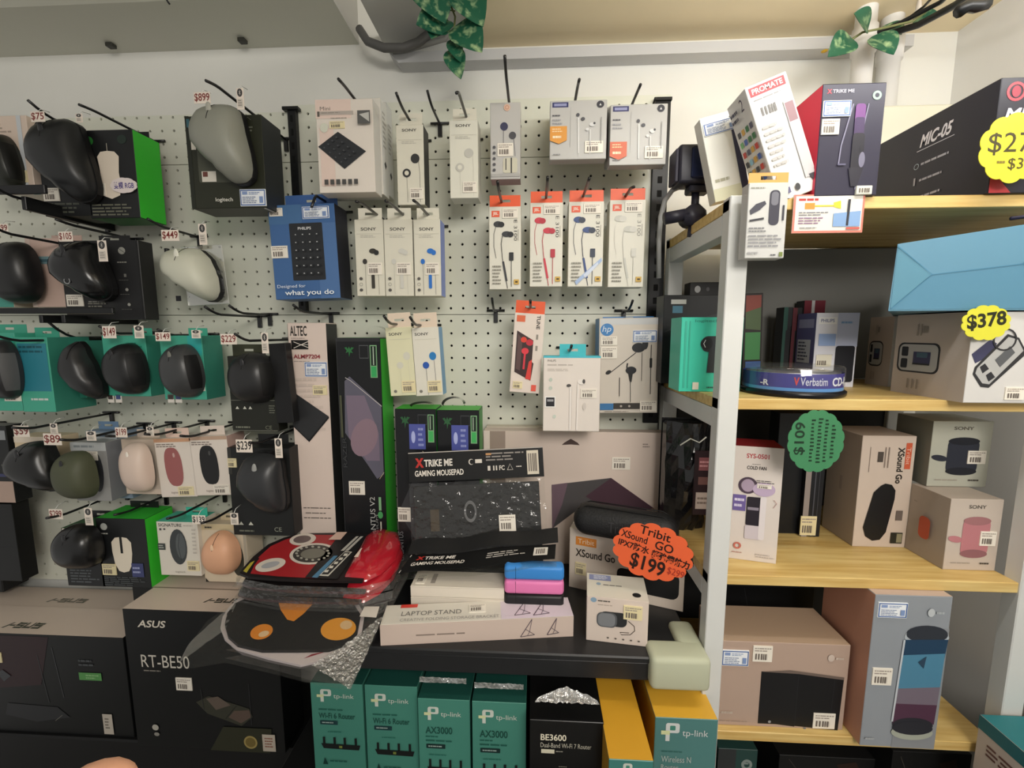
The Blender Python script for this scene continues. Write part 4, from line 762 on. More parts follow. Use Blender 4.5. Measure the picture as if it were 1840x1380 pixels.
# hooks in the middle
for hk in (('black hook above the white keypad boxes', 608, 142, -.176, 0, 170, -.13), ('black hook above the classic black earbuds', 712, 167, -.16, 0, 216, -.09), ('empty black hook between the two classic earbud boxes', 768, 163, -.10, 0, 226, 0), ('black hook above the classic white earbuds', 820, 167, -.19, 0, 213, -.09), ('tallest black hook, above the silver earphone box', 907, 100, -.2, 0, 181, -.10), ('black hook above the orange-badged earbud boxes', 1041, 143, -.176, 0, 174, -.12), ('black hook above the red-badged earbud boxes', 1151, 152, -.165, 0, 180, -.12),
    ('black hook over the left of three slim earphone boxes', 640, 362, -.185, 0, 386, -.096), ('black hook over the middle of three slim earphone boxes', 693, 361, -.185, 0, 386, -.096), ('black hook over the right of three slim earphone boxes', 743, 360, -.185, 0, 386, -.096), ('black hook over the black orange-tabbed earphones', 894, 326, -.18, 0, 363, -.098), ('black hook over the red orange-tabbed earphones', 984, 318, -.18, 0, 355, -.098), ('black hook over the blue orange-tabbed earphones', 1059, 320, -.18, 0, 352, -.098), ('black hook over the white orange-tabbed earphones', 1139, 336, -.16, 0, 352, -.098),
    ('black hook holding the tilted earphone box', 953, 540, -.14, 0, 552, -.098), ('black hook over the left cream earphone box, lower pair', 690, 568, -.16, .012), ('black hook over the right blue-bud earphone box, lower pair', 737, 570, -.16, .012), ('black hook holding the cyan-tabbed box', 1027, 621, -.15, .01), ('empty black hook between orange-tabbed boxes and blue-bud pair', 884, 536, -.08, .02), ('empty black hook above the headset box', 1137, 540, -.08, .016), ('black hook entering the blue keypad box', 560, 372, -.13, 0, 356, -.10), ('black hook above the tall white carton', 527, 548, -.14, .01), ('short black peg above the headset box near the pegboard edge', 1178, 176, -.05, .008)):
    hook(*hk)
# ================================================================== goods on the black table
BLK = mat('#1b1c1e', .32)
carton('mousepad_box', 'tall white carton with a printed black mousepad, standing left on the table', 'box', (529, 580, 596, 1010), -.07, .045, mat('#d9c8bd', .4),
    [('t', 'ALTEC', .06, .012, .5, .052, '#2a2622', {'b': .02}), ('x', .08, .058, .45, .064, 1, '#8d8078'), ('r', .08, .068, .52, .105, '#1d1c1a'), ('l', [(.14, .075), (.52, .098)], 1.2, '#e6ddd2'), ('l', [(.14, .1), (.52, .074)], 1.2, '#e6ddd2'), ('l', [(.3, .086), (.52, .086)], .8, '#e6ddd2'),
     ('t', 'ALMP7204', .12, .125, .82, .142, '#8d3a40', {'b': .03}), ('x', .12, .15, .6, .156, 1, '#a3968e'), ('x', .06, .215, .9, .44, 10, '#cdbdb2'), ('p', [(0, .275), (.0, .41), (.4, .475), (.96, .375), (.05, .275)], '#2c2d2f'), ('p', [(0, .41), (.4, .475), (.96, .375), (.97, .382), (.41, .483), (0, .418)], '#151516'), ('x', .15, .76, .9, .768, 1, '#5f5650'), ('x', .2, .782, .86, .79, 1, '#5f5650'), ('x', .15, .803, .9, .811, 1, '#5f5650')],
    [(.40, .155, .99, .215, 'i'), (.58, .25, .95, .288, 'c')], sides={'R': '#222324', 'T': '#2a2a2a', 'L': '#1f2021'}, zb=ZT)
RZ = lambda sn: [('p', [(.5, .1), (.4, .3), (.3, .15), (.1, .2), (.3, .4), (.2, .6), (.45, .5), (.5, .9), (.6, .55), (.85, .6), (.7, .4), (.95, .2), (.7, .15), (.62, .3)], sn)]
def snake(a0, b0, a1, b1, c): return [('p', [(a0+(a1-a0)*x, b0+(b1-b0)*y) for x, y in RZ(c)[0][1]], c)]
carton('mousepad_box', 'tall black box with green edges and a strap loop, second tall box on the table', 'box', (613, 607, 690, 1012), -.084, .062, BLK,
    [('r', 0, 0, 1, .015, '#2b2c2e'), ('r', 0, 0, .012, 1, '#3a3b3d')] + snake(.16, .03, .42, .085, '#2c6b3c') + [('r', .52, .03, .73, .085, '#55575a'), ('r', .53, .033, .72, .082, BLK), ('r', .76, .03, .92, .165, '#7fae80'), ('r', .78, .034, .9, .115, '#1c2b20'), ('l', [(.84, .036), (.84, .112)], 1.4, '#c9d8c6'), ('r', .78, .118, .9, .162, '#37a05a'),
     ('p', [(.16, .18), (.28, .16), (.98, .28), (.98, .58), (.82, .60), (.62, .54), (.12, .4)], '#5c5a68'), ('p', [(.18, .24), (.6, .24), (.9, .4), (.9, .52), (.6, .52), (.2, .42)], '#756878'), ('e', .56, .42, .3, .085, '#86707b', 20), ('l', [(.18, .165), (.3, .178), (.99, .285)], 1.0, '#c9c4be'), ('l', [(.99, .57), (.88, .6)], .8, '#c9b896'),
     ('r', .03, .24, .08, .42, '#4a4c3a'), ('t', 'RAZER', .05, .42, .14, .55, '#3c3d3f', {'rot': 270}), ('t', 'GIGANTUS V2', .63, .68, .75, .92, '#b9b9b6', {'rot': 270}), ('t', 'MEDIUM', .76, .76, .81, .9, '#8f8f8d', {'rot': 270}), ('r', .84, .68, .9, .74, '#7fae80'), ('e', .87, .76, .06, .016, '#4a9a5a'), ('r', .86, .79, .89, .87, '#c9c9b8')],
    [(.15, .612, .52, .672)], sides={'R': GRN, 'T': '#3fae3c'}, zb=ZT)
for i, (u, v, y, lab) in enumerate(((677, 596, -.055, 'black strap loop on top of the tall green-edged box'), (758, 724, -.11, 'flat black strap on the left squat green-topped box'), (815, 722, -.11, 'black strap loop on the right squat green-topped box'))):
    p = PY(u, v, y); m = MB(); wds = .021; hh = (.015, .006, .013)[i]
    for s_ in range(12):
        a, b = math.pi*s_/12, math.pi*(s_+1)/12
        q = [(-wds*math.cos(a), -.005, hh*math.sin(a)-.004), (-wds*math.cos(b), -.005, hh*math.sin(b)-.004), (-wds*math.cos(b), .006, hh*math.sin(b)-.004), (-wds*math.cos(a), .006, hh*math.sin(a)-.004)]
        m.poly(q, K); m.poly([(x*.93, y_, z-.0016) for x, y_, z in q[::-1]], K)
    tag(m.build('strap_loop', None, p, (0, 0, .4)), lab, 'strap')
for i, (rc, lab) in enumerate((((714, 735, 786, 1030), 'squat black box with green top and purple sticker, left of the pair'), ((788, 737, 862, 1030), 'squat black box with green top and purple sticker, right of the pair'))):
    carton('mousepad_box', lab, 'box', rc, -.115, .05, BLK, snake(.1, .03, .38, .12, '#2c5a38') + [('r', .56, .03, .78, .09, '#3d3f42'), ('r', .57, .035, .77, .085, BLK), ('r', .80, .03, .95, .19, '#7fae80'), ('r', .82, .035, .93, .12, '#1c2b20'), ('l', [(.86, .04), (.86, .115)], 1.2, '#b8cdb6'), ('r', .82, .125, .93, .185, '#43a85a'),
        ('r', .34, .085, .74, .23, '#4c5499'), ('e', .44, .16, .05, .035, '#a9b0dc'), ('x', .56, .1, .7, .22, 4, '#8f96c6'), ('p', [(.03, .6), (.5, .36), (1, .34), (1, .75), (.5, .8)], '#36373a'), ('l', [(.66, .24), (.98, .34)], .9, '#c3b896'), ('t', 'GIGANTUS', .0, .72, .12, .9, '#77787a', {'rot': 270})],
        [(.0, .575, .32, .66)] if i == 0 else [], sides={'T': '#46b23e', 'R': '#2a8a34'}, zb=ZT, group='squat green-topped boxes')
# big white tablet carton, leaning at the back
def tp(pts, x0=868, y0=776, x1=1189, y1=995): return [((u-x0)/(x1-x0), (v-y0)/(y1-y0)) for u, v in pts]
carton('tablet_box', 'large white carton with a printed dark tablet at the back of the table', 'box', (868, 776, 1189, 995), -.055, .028, mat('#d3c2b6', .4),
    [('r', 0, 0, .035, 1, '#ddd0c4'), ('r', .035, 0, .122, 1, '#9c8b80'), ('p', tp([(1008, 797), (1013, 793), (1024, 787), (1036, 793), (1040, 797), (1024, 796)]), '#4a3a34'), ('x', .88, .075, .925, .11, 2, '#8f827a'), ('p', tp([(991, 862), (1097, 849), (1121, 866), (1100, 897), (1033, 906), (993, 935)]), '#4b4849'), ('p', tp([(1097, 849), (1174, 897), (1143, 906), (1090, 900), (1052, 880)]), '#46303a'), ('p', tp([(1174, 897), (1143, 906), (1080, 903), (1080, 908), (1146, 911), (1176, 900)]), '#8d7468'), ('p', tp([(991, 862), (1020, 858), (1010, 895), (993, 935)]), '#6a5660')],
    [(.715, .18, .815, .27)], zb=ZT)
carton('tablet_box', 'thin white carton peeking out behind the large tablet carton', 'box', (874, 767, 1045, 990), -.024, .02, mat('#cfc5b4', .4), zb=ZT)
# upright mousepad pack
FILM = film(.008, .12, 1.0, 45, gl=.045); FILMS = film(.05, .12, .8, 70, gl=.12)
PAD = mat('#1a1a1b', .5, 0, .5, .3, 90, .25)
def header(mb, fr):
    draw(mb, fr, [('r', 0, 0, 1, 1, '#131313'), ('r', 0, 0, 1, .03, '#b5aea6'), ('t', 'X', .05, .2, .115, .52, '#b8322c', {'b': .06}), ('t', 'TRIKE ME', .118, .26, .33, .5, '#ddd6cd', {'b': .03}), ('t', 'GAMING MOUSEPAD', .045, .62, .41, .82, '#e3dcd2', {'b': .02}), ('x', .58, .1, .88, .42, 3, '#8c8680'), ('r', .58, .13, .62, .2, '#b88a5a'), ('e', .47, .4, .02, .1, '#c9c3ba'), ('e', .475, .4, .016, .08, '#131313'), ('r', .5, .32, .55, .45, '#d6cfc4'), ('r', .59, .56, .61, .72, '#cfc8be'), ('r', .63, .56, .64, .72, '#cfc8be'), ('r', .65, .56, .66, .72, '#cfc8be'), ('t', 'FC', .675, .56, .715, .72, '#cfc8be', {'b': .03}), ('l', [(.735, .72), (.755, .52), (.775, .72), (.735, .72)], .9, '#cfc8be'), ('x', .8, .58, .86, .66, 1, '#cfc8be'), ('r', .88, .1, .965, .9, '#cfc6b4')] + bars(.89, .2, .955, .8))
r = root('mousepad_pack', 'upright clear pack with a black header card reading GAMING MOUSEPAD', 'mousepad', PY(866, 1060, -.175), (rad(-9), rad(-3.6), 0))
p0 = PY(866, 1060, -.175); r.location = (p0.x, -.175, ZT+.004); Wp = .240; Hp = (PY(866, 815, -.16).z-ZT-.004)/math.cos(rad(9))
m = MB(); m.box(-Wp/2, 0, Hp-.052, Wp/2, .0015, Hp, '#131313', .0003); header(m, Fr((-Wp/2, 0, Hp), (Wp, 0, 0), (0, 0, -.052), (0, -1, 0))); m.build('header_card', r)
m = MB(); m.box(-Wp/2+.006, .001, .004, Wp/2-.01, .004, Hp-.06, PAD, .0012)
g = Fr((-Wp/2+.006, .001, Hp-.06), (Wp-.016, 0, 0), (0, 0, -(Hp-.064)), (0, -1, 0))
draw(m, g, [('p', [(.1, .7), (.5, .5), (.5, .53), (.3, .66)], '#7d2c2c'), ('e', .45, .25, .05, .1, '#6a6a6c'), ('e', .45, .25, .035, .07, '#1a1a1b'), ('r', .13, .22, .2, .42, '#4a4033')]); m.build('mousepad', r)
m = MB(); n = 16; vs = []
for i in range(n+1):
    for j in range(n+1): vs.append((-Wp/2+Wp*i/n, -.0018-.0014*random.random(), .001+(Hp-.055)*j/n))
m.mesh(vs, [(i*(n+1)+j, (i+1)*(n+1)+j, (i+1)*(n+1)+j+1, i*(n+1)+j+1) for i in range(n) for j in range(n)], FILM, True); m.build('clear_bag', r)
g = Fr((-Wp/2, -.004, Hp), (Wp, 0, 0), (0, 0, -Hp), (0, -1, 0)); sticker(r, g, .655, .45, .775, .56)
# lying mousepad pack, draped over the small boxes
def slab(c, n, wav):                        # c = front-left, front-right, back-right, back-left
    def at(s, t): p = c[0].lerp(c[1], s).lerp(c[3].lerp(c[2], s), t); return p+Vector((0, 0, wav*math.sin(s*9+t*2)))
    return at
FLc, FRc, BRc, BLc = PZ(716, 1030, 1.008), PZ(997, 1004, 1.046), PZ(999, 976, 1.056), PZ(739, 999, 1.02)
at = slab((FLc, FRc, BRc, BLc), 10, .0016); r = root('mousepad_pack', 'flat mousepad pack with black header draped over the small boxes', 'mousepad', FLc)
def sheet(at, na, nb, th, m_, off=Vector((0, 0, 0))):
    mb = MB(); vs = [at(i/na, j/nb)+off for i in range(na+1) for j in range(nb+1)]; q = [(i*(nb+1)+j, (i+1)*(nb+1)+j, (i+1)*(nb+1)+j+1, i*(nb+1)+j+1) for i in range(na) for j in range(nb)]
    mb.mesh(vs, q, m_, True); mb.mesh([v-Vector((0, 0, th)) for v in vs], [f[::-1] for f in q], m_, True)
    ed = [i*(nb+1) for i in range(na+1)]+[na*(nb+1)+j for j in range(1, nb+1)]+[i*(nb+1)+nb for i in range(na-1, -1, -1)]+[j for j in range(nb-1, 0, -1)]
    for a, b in zip(ed, ed[1:]+ed[:1]): mb.poly([vs[b], vs[a], vs[a]-Vector((0, 0, th)), vs[b]-Vector((0, 0, th))], m_)
    return mb
class CF:                                   # printing that follows a curved sheet
    def __init__(s, at, off): s.f = at; s.du = FRc-FLc; s.dv = BLc-FLc; s.n = Vector((0, -.3, .95)); s.off = off
    def at(s, a, b, k=1): return s.f(a, 1-b)+s.off+s.n*EPS*k
o_ = -FLc
mb = sheet(at, 14, 4, .0012, mat('#141415', .3), o_); cf = CF(at, o_)
draw(mb, cf, [('r', .0, .0, .006, 1, '#c9c3bb'), ('t', 'X', .06, .14, .115, .36, '#b8322c', {'b': .06}), ('t', 'TRIKE ME', .118, .16, .33, .36, '#ddd6cd', {'b': .03}), ('t', 'GAMING MOUSEPAD', .05, .5, .41, .7, '#e3dcd2', {'b': .02}), ('x', .55, .25, .82, .6, 3, '#b3ada6'), ('r', .86, .2, .95, .75, '#d6d0c6')] + bars(.875, .3, .935, .65)); mb.build('header_card', r)
mb = sheet(lambda s, t: at(s, .9)+Vector((-.004+.008*s, .003+.026*t, .004+.012*t+.002*math.sin(s*14))), 16, 3, .002, PAD, o_); mb.build('mousepad', r)
mb = sheet(lambda s, t: at(s*1.02-.01, -.1)+Vector((0, -.012+.05*t, -.004+.005*t+.0012*math.sin(s*23+t*7))), 20, 4, .0004, FILM, o_); mb.build('clear_bag', r)
# small white boxes and coloured rounded sticks
for i in range(3):
    A, B = PY(738+i*0, 1080, -.232), PY(906, 1080, -.232); A.z = B.z = ZT+.0186*i
    carton('small_white_box', ('lowest slim white box of three under the flat mousepad pack', 'middle slim white box of three under the flat mousepad pack', 'topmost slim white box of three under the flat mousepad pack')[i], 'box', None, 0, .046, mat('#ddd4c6', .4),
        [('T', ('r', .2, .2, .25, .8, '#a39a90')), ('r', .0, .04, 1, .07, '#c2b8aa')], [('T', .04, .3, .14, .85)] if i == 2 else (), h=.018, base=(A, B), group='slim white boxes in a stack')
for i, (c, nm) in enumerate((('#8c2440', 'dark red'), ('#222224', 'black'), ('#e07bb0', 'pink'), ('#3c86cf', 'blue'))):
    m = MB(); A = PY(907, 1045, -.222); Lx = .0945; hh = .0236; mt_ = mat(c, .4)
    m.box(0, -hh/2, 0, Lx, hh/2, hh, mt_, .0062, 4); r = root('power_bank', '%s rounded stick in the stack of four beside the speaker carton' % nm, 'power bank', (A.x, -.225, ZT+.0004+i*.0241), group='stack of coloured rounded sticks')
    m.build('case', r); m = MB()
    m.box(Lx*.19, -hh/2-.0002, .0018, Lx*.194, -hh/2+.003, hh-.0018, mat('#000000', .6), 0); m.build('cap_seam', r)
# laptop stand box
A, B = PZ(684, 1160, ZT), PZ(1030, 1143, ZT)
def stand(a, b, sx, sy): return [('l', [(a, b), (a+.5*sx, b-1*sy)], 1.3, '#5d4f58'), ('l', [(a, b), (a+.62*sx, b-.1*sy)], 1.1, '#4f464e'), ('l', [(a+.2*sx, b-.45*sy), (a+.62*sx, b-.1*sy)], .9, '#5d4f58'), ('l', [(a+.5*sx, b-1*sy), (a+.4*sx, b-.3*sy), (a+.3*sx, b-.05*sy)], .8, '#6b5c66')]
carton('stand_box', 'long low white box reading LAPTOP STAND at the table front', 'box', None, 0, .046, mat('#d8d2c6', .4),
    [('T', ('p', [(.62, 0), (1, 0), (1, 1), (.62, 1)], '#d9ccd4')), ('T', ('r', .08, .02, .17, .2, '#cf4238')), ('T', ('t', 'LAPTOP STAND', .095, .4, .41, .62, '#6d6a66')), ('T', ('t', 'CREATIVE FOLDING STORAGE BRACKET', .095, .76, .61, .9, '#a19c96'))] + [('T', q) for q in stand(.69, .85, .14, .75)+stand(.79, .9, .14, .75)] + [('r', 0, .0, 1, 1, '#cbb8ac'), ('x', .18, .5, .52, .66, 1, '#8d7e74')] + stand(.72, .9, .12, .85) + stand(.86, .85, .1, .8),
    [('T', .45, .2, .54, .6)], h=.033, base=(A, B))
# small boxed speaker
A, B = PZ(1053, 1150, ZT), PZ(1163, 1163, ZT)
carton('speaker_box', 'small white box with a printed mini speaker, front right of the table', 'box', None, 0, .062, mat('#d5c6ba', .4),
    [('T', ('r', 0, 0, 1, 1, '#d8d2c4')), ('T', ('r', .04, .05, .42, .3, '#8d93b8')), ('T', ('x', .12, .08, .38, .26, 3, '#dfe0e4')), ('T', ('e', .2, .46, .04, .06, '#8fa0b0')), ('T', ('x', .28, .44, .66, .54, 1, '#8d8880')), ('T', ('e', .82, .8, .07, .09, '#222')), ('e', .11, .07, .05, .055, '#86a0b4'), ('x', .18, .05, .45, .11, 1, '#5d564f'), ('x', .18, .15, .5, .18, 1, '#a09488'),
     ('rr', .22, .3, .66, .62, 8, '#2c2d2f'), ('rr', .17, .32, .5, .65, 8, '#56585b'), ('rr', .19, .34, .47, .63, 7, '#7b7d80'), ('l', [(.68, .46), (.78, .56), (.79, .66), (.72, .76), (.58, .78), (.55, .73), (.7, .72)], 1, '#4a4038')] + [('e', .36+.125*i, .88, .018, .018, '#5c544d') for i in range(5)],
    [(.6, .12, .9, .42, 'c')], h=.0715, base=(A, B))
# speaker carton, the speaker on it and the orange price sign
A, B = PZ(1022, 1054, ZT), PZ(1227, 1100, ZT)
carton('speaker_box', 'white carton with orange badge under the black portable speaker', 'box', None, 0, .07, mat('#d6c9bb', .4),
    [('r', .06, .12, .25, .26, '#d9883a'), ('t', 'Tribit', .08, .15, .23, .23, '#efd9bd'), ('t', 'XSound Go', .06, .32, .42, .45, '#3a332d', {'b': .02}), ('rr', .44, .5, .62, .82, 9, '#19191a'), ('rr', .62, .42, .96, .84, 12, '#1b1b1c')], [(.06, .55, .16, .75, 'c')], sides={'T': '#ddd4c6'}, h=.113, base=(A, B))
yawb = math.atan2(B.y-A.y, B.x-A.x); cs = PY(1124, 940, -.190); zs = ZT+.1138
r = root('portable_speaker', 'black capsule portable speaker lying on the white carton', 'speaker', (cs.x+.002, -.172, zs), (0, 0, yawb))
m = MB(); m.box(-.086, -.0265, 0, .086, .0265, .054, mat('#1c1c1d', .55, 0, .4, .2, 300, .4), .0255, 6); m.build('body', r)
m = MB()
for sy in (-.010, .012): m.tube([(-.083, sy, .030), (-.076, sy, .046), (-.06, sy, .0535), (.06, sy, .0535), (.076, sy, .046), (.083, sy, .030)], .0011, mat('#0b0b0b', .5), 6)
m.build('top_trim', r)
m = MB(); draw(m, Fr((-.028, -.0268, .04), (.05, 0, 0), (0, 0, -.022), (0, -1, 0)), [('t', 'Tribit', .1, .1, .9, .9, '#3c3c3e')], 1); m.build('embossed_name', r)
m = MB(); m.tube([(.084, -.004, .022), (.096, -.006, .014), (.104, -.012, .0), (.112, -.02, -.02), (.118, -.03, -.034)], .0022, K, 6); m.build('carry_strap', r)
def starcard(name, label, u, v, y, ru, rv, col, roll, yaw, items, n=14, tilt=0, dent=.09):
    c = PY(u, v, y); k = (c.y-CAM.y)/F; W, Hh = ru*k, rv*k; m = MB(); m.prism(star(n, W, Hh, dent), 0, .0008, col)
    cr, sr = math.cos(rad(roll)), math.sin(rad(roll)); X = Vector((cr, 0, -sr)); Z = Vector((sr, 0, cr))
    draw(m, Fr(X*-W+Z*Hh, X*2*W, Z*-2*Hh, (0, -1, 0)), items, 1); o = m.build(name, None, c, (rad(tilt), 0, rad(yaw))); return tag(o, label, 'price sign')
DK = '#2a1712'
starcard('price_sign', 'orange scalloped handwritten sign reading $199 by the portable speaker', 1171, 992, -.262, 73, 56, mat('#e8653a', .5), 10, -20,
    [('t', 'Tribit', .3, .09, .68, .24, DK, {'b': .012}), ('t', 'XSound', .09, .27, .42, .40, DK, {'b': .012}), ('t', 'GO', .52, .27, .74, .42, DK, {'b': .012}), ('t', 'IPX7防水', .08, .43, .47, .57, DK, {'b': .02}), ('t', '超強續航力', .5, .44, .96, .59, DK, {'b': .03}), ('t', '$199', .27, .60, .70, .90, DK, {'b': .02}), ('t', '$299', .73, .64, .93, .78, '#a8382a', {})])
# ---- red blister packs
def zpoly(mb, px, z, c, k=1): mb.poly([PZ(u, v, z)+Vector((0, 0, .0003*k)) for u, v in px], c)
def zell(mb, u, v, a, b, z, c, k=1, th=0):
    t = rad(th); zpoly(mb, [(u+a*math.cos(q)*math.cos(t)-b*math.sin(q)*math.sin(t), v+a*math.cos(q)*math.sin(t)+b*math.sin(q)*math.cos(t)) for q in [-2*math.pi*i/28 for i in range(28)]], z, c, k)
def zprism(mb, px, z, th, c, c2=None):
    T = [PZ(u, v, z) for u, v in px]; B = [p-Vector((0, 0, th)) for p in T]; mb.poly(T, c); mb.poly(B[::-1], c2 or c)
    for i in range(len(T)): j = (i+1) % len(T); mb.poly([T[i], B[i], B[j], T[j]], c2 or c)
OUT = [(431, 1030), (446, 1036), (495, 1040), (557, 1043), (620, 1044), (655, 1043), (640, 1005), (655, 972), (672, 958), (620, 957), (560, 958), (532, 960), (510, 966), (482, 978), (455, 1000), (437, 1020)]
PADO = [(431, 1030), (446, 1036), (495, 1040), (557, 1043), (650, 1044), (690, 1000), (690, 960), (620, 957), (560, 958), (532, 960), (510, 966), (482, 978), (455, 1000), (437, 1020)]
RED = mat('#a3262b', .35); GEL = mat('#b01f2c', .12, 0, .6, 0, 30, 0, .6)
zt = 1.018
for i in range(3):
    z = zt-.0165*i; sh = lambda L, du=(0, 6, -3)[i], dv=0: [(u+du, v+dv) for u, v in L]
    z0 = z; lab = ('red wrist-rest mousepad blister pack on top of the pile', 'middle red mousepad blister pack in the pile', 'lowest red mousepad blister pack in the pile')[i]
    r = root('mousepad_pack', lab, 'mousepad', (0, 0, 0), group='red mousepad packs in one pile')
    o3 = (0, (0, 6, -3)[i]); dz_ = .0165*i
    def mv(L): return [PZ(u, v, zt)+Vector((.004*(i == 1)-.003*(i == 2), -.002*i, -dz_)) for u, v in L]
    T = mv(PADO); m = MB(); B = [p-Vector((0, 0, .004)) for p in T]; m.poly(T, '#1d1718'); m.poly(B[::-1], K)
    for a in range(len(T)): b = (a+1) % len(T); m.poly([T[a], B[a], B[b], T[b]], '#3c2024' if i else '#1d1718')
    if i == 0:
        zpoly(m, [(450, 1031), (500, 1036), (557, 1039), (600, 1040), (640, 962), (560, 961), (535, 963), (512, 970), (486, 982), (462, 1004)], zt, RED, 1)
        zpoly(m, [(431, 1029), (444, 1033), (466, 1004), (462, 1001), (450, 1008)], zt, '#20191a', 2); zpoly(m, [(437, 1027), (443, 1030), (458, 1008), (450, 1012)], zt, '#b9ac3c', 3)
        zell(m, 544, 970, 24, 10.5, zt, '#d8cec2', 3, -8); zell(m, 543, 970, 16, 6.5, zt, '#6e5f5e', 4, -8)
        zell(m, 562, 996, 42, 19, zt, '#d8cec2', 3, -6); zell(m, 562, 996, 36, 15.5, zt, '#3d3a37', 4, -6); zell(m, 562, 996, 22, 9, zt, '#77756a', 5, -6)
        for q in range(16): a = 2*math.pi*q/16; zell(m, 562+29*math.cos(a), 996+12*math.sin(a), 2.6, 1.8, zt, '#aaa89c', 6)
        zell(m, 486, 1016, 28, 11, zt, '#d8cec2', 3, -14); zell(m, 486, 1016, 17, 5, zt, '#a9aaae', 4, -14)
        zpoly(m, [(612, 960), (662, 961), (606, 1042), (548, 1039)], zt, '#17181a', 4); zpoly(m, [(600, 1000), (607, 1000), (570, 1040), (560, 1039)], zt, '#4d7ea0', 5)
        for a in (0, 8): zpoly(m, [(640+a, 965), (645+a, 965), (618+a, 991), (612+a, 991)], zt, '#b9b6ae', 5)
        zpoly(m, [(620, 992), (633, 993), (590, 1037), (573, 1036)], zt, '#d6d2c6', 5); zpoly(m, [(619, 994), (630, 994), (590, 1034), (577, 1034)], zt, '#2a2b2c', 6)
        for q in range(5): u, v = 622-q*8.5, 999+q*7.4; zpoly(m, [(u-3, v-2.5), (u+3.5, v-2.5), (u+1, v+2), (u-5.5, v+2)], zt, '#d6d2c6', 7)
        zpoly(m, [(606, 958), (624, 958), (612, 972), (590, 972)], zt, '#d8b8a8', 8)
    m.build('mousepad', r)
    # gel wrist rest: a soft cushion along the right side
    G = mv([(618, 1038), (657, 1041), (684, 1028), (711, 1002), (721, 977), (716, 958), (692, 951), (672, 954), (656, 966), (646, 985), (630, 1012)]); G2 = []
    for a, b in zip(G, G[1:]+G[:1]): G2 += [a.lerp(b, q/3) for q in range(3)]
    ct = sum(G2, Vector())/len(G2); m = MB(); nG = len(G2); vs = [ct+Vector((0, 0, .0165))]; fs = []
    RS = (.3, .55, .75, .88, .96, 1.0)
    for q in RS: vs += [ct+(p-ct)*q+Vector((0, 0, .0165*(1-q**3.2)+(.0002 if q < 1 else -.004))) for p in G2]
    for a in range(nG): fs.append((0, 1+(a+1) % nG, 1+a))
    for k in range(len(RS)-1):
        for a in range(nG): b = (a+1) % nG; fs.append((1+k*nG+a, 1+k*nG+b, 1+(k+1)*nG+b, 1+(k+1)*nG+a))
    m.mesh(vs, fs, GEL, True); m.build('wrist_rest', r)
    if i == 0: m = MB(); zpoly(m, [(649, 985), (676, 985), (664, 1002), (636, 1001)], zt+.0135, '#e4d2c4', 1); m.build('price_sticker', r)
    T = [Vector((p.x*1.0, p.y, p.z)) for p in mv([(424, 1036), (500, 1050), (640, 1054), (700, 1040), (728, 992), (736, 962), (700, 957), (560, 957), (505, 962), (448, 998)])]; m = MB(); lo = [p-Vector((0, 0, .0148)) for p in T]
    ctr = sum(T, Vector())/len(T); lo2 = [p+(p-ctr).normalized()*.006 for p in lo]
    for a in range(len(T)): b = (a+1) % len(T); m.poly([T[a]-Vector((0, 0, .002)), lo[a], lo[b], T[b]-Vector((0, 0, .002))], FILMS); m.poly([lo[a], lo2[a], lo2[b], lo[b]], FILMS)
    m.build('blister_tray', r)
# ---- bagged bird-face mousepads at the table's front left
zb1 = .974
r = root('mousepad_pack', 'bagged round black mousepad with orange eyes hanging over the table edge', 'mousepad', (0, 0, 0))
RIM = [(396, 1128), (400, 1108), (412, 1090), (430, 1074), (560, 1068), (640, 1078), (655, 1104), (650, 1136), (625, 1166), (595, 1182), (540, 1195), (482, 1182), (425, 1165), (404, 1148)]
BLK_ = [(404, 1122), (408, 1102), (422, 1084), (440, 1076), (560, 1070), (632, 1080), (648, 1104), (642, 1136), (620, 1158), (590, 1167), (532, 1168), (470, 1168), (427, 1158), (410, 1143)]
m = MB(); zprism(m, RIM, zb1, .003, '#cfc3c4', '#b9aeb0'); zpoly(m, [(545, 1184), (590, 1170), (560, 1176)], zb1, '#8a2733', 1); m.build('backing_card', r)
m = MB(); zprism(m, BLK_, zb1+.0045, .004, mat('#1b1b1c', .5)); za = zb1+.0045
zpoly(m, [(498, 1074), (570, 1074), (562, 1086), (545, 1104), (528, 1117), (516, 1114), (504, 1096)], za, '#d9862c', 2)
zell(m, 470, 1136, 21, 13, za, '#e0892c', 2, -18); zell(m, 474, 1140, 10, 5, za, '#e2c39a', 3, -18); zell(m, 608, 1131, 32, 20, za, '#e39a35', 2, -8); zell(m, 622, 1124, 11, 8, za, '#dcb98c', 3, -10)
m.build('mousepad', r)
BAGO = [(430, 1072), (372, 1112), (336, 1160), (318, 1192), (345, 1198), (404, 1190), (480, 1207), (560, 1228), (630, 1238), (652, 1188), (692, 1106), (686, 1086), (640, 1070)]
c0 = (530, 1130); m = MB(); N = 6; vs = []; fs = []; nB = len(BAGO)
for k in range(N+1):
    s_ = k/N
    for u, v in BAGO: p = PZ(c0[0]+(u-c0[0])*s_, c0[1]+(v-c0[1])*s_, za+.003); p.z += (.0012*math.sin(u*.35+v*.21)+.001*math.sin(u*.11-v*.5))*s_ - (.012*max(0, s_-.8) ); vs.append(p)
for k in range(N):
    for q in range(nB): fs.append((k*nB+q, (k+1)*nB+q, (k+1)*nB+(q+1) % nB, k*nB+(q+1) % nB))
m.mesh(vs, fs, film(.015, .15, .7, 55, gl=.03), True); m.build('clear_bag', r)
m = MB(); n = 18; A_, B_, C_, D_ = PZ(560, 1196, za), PZ(632, 1150, za), PZ(690, 1104, za), PZ(630, 1240, za-.004); vs = []
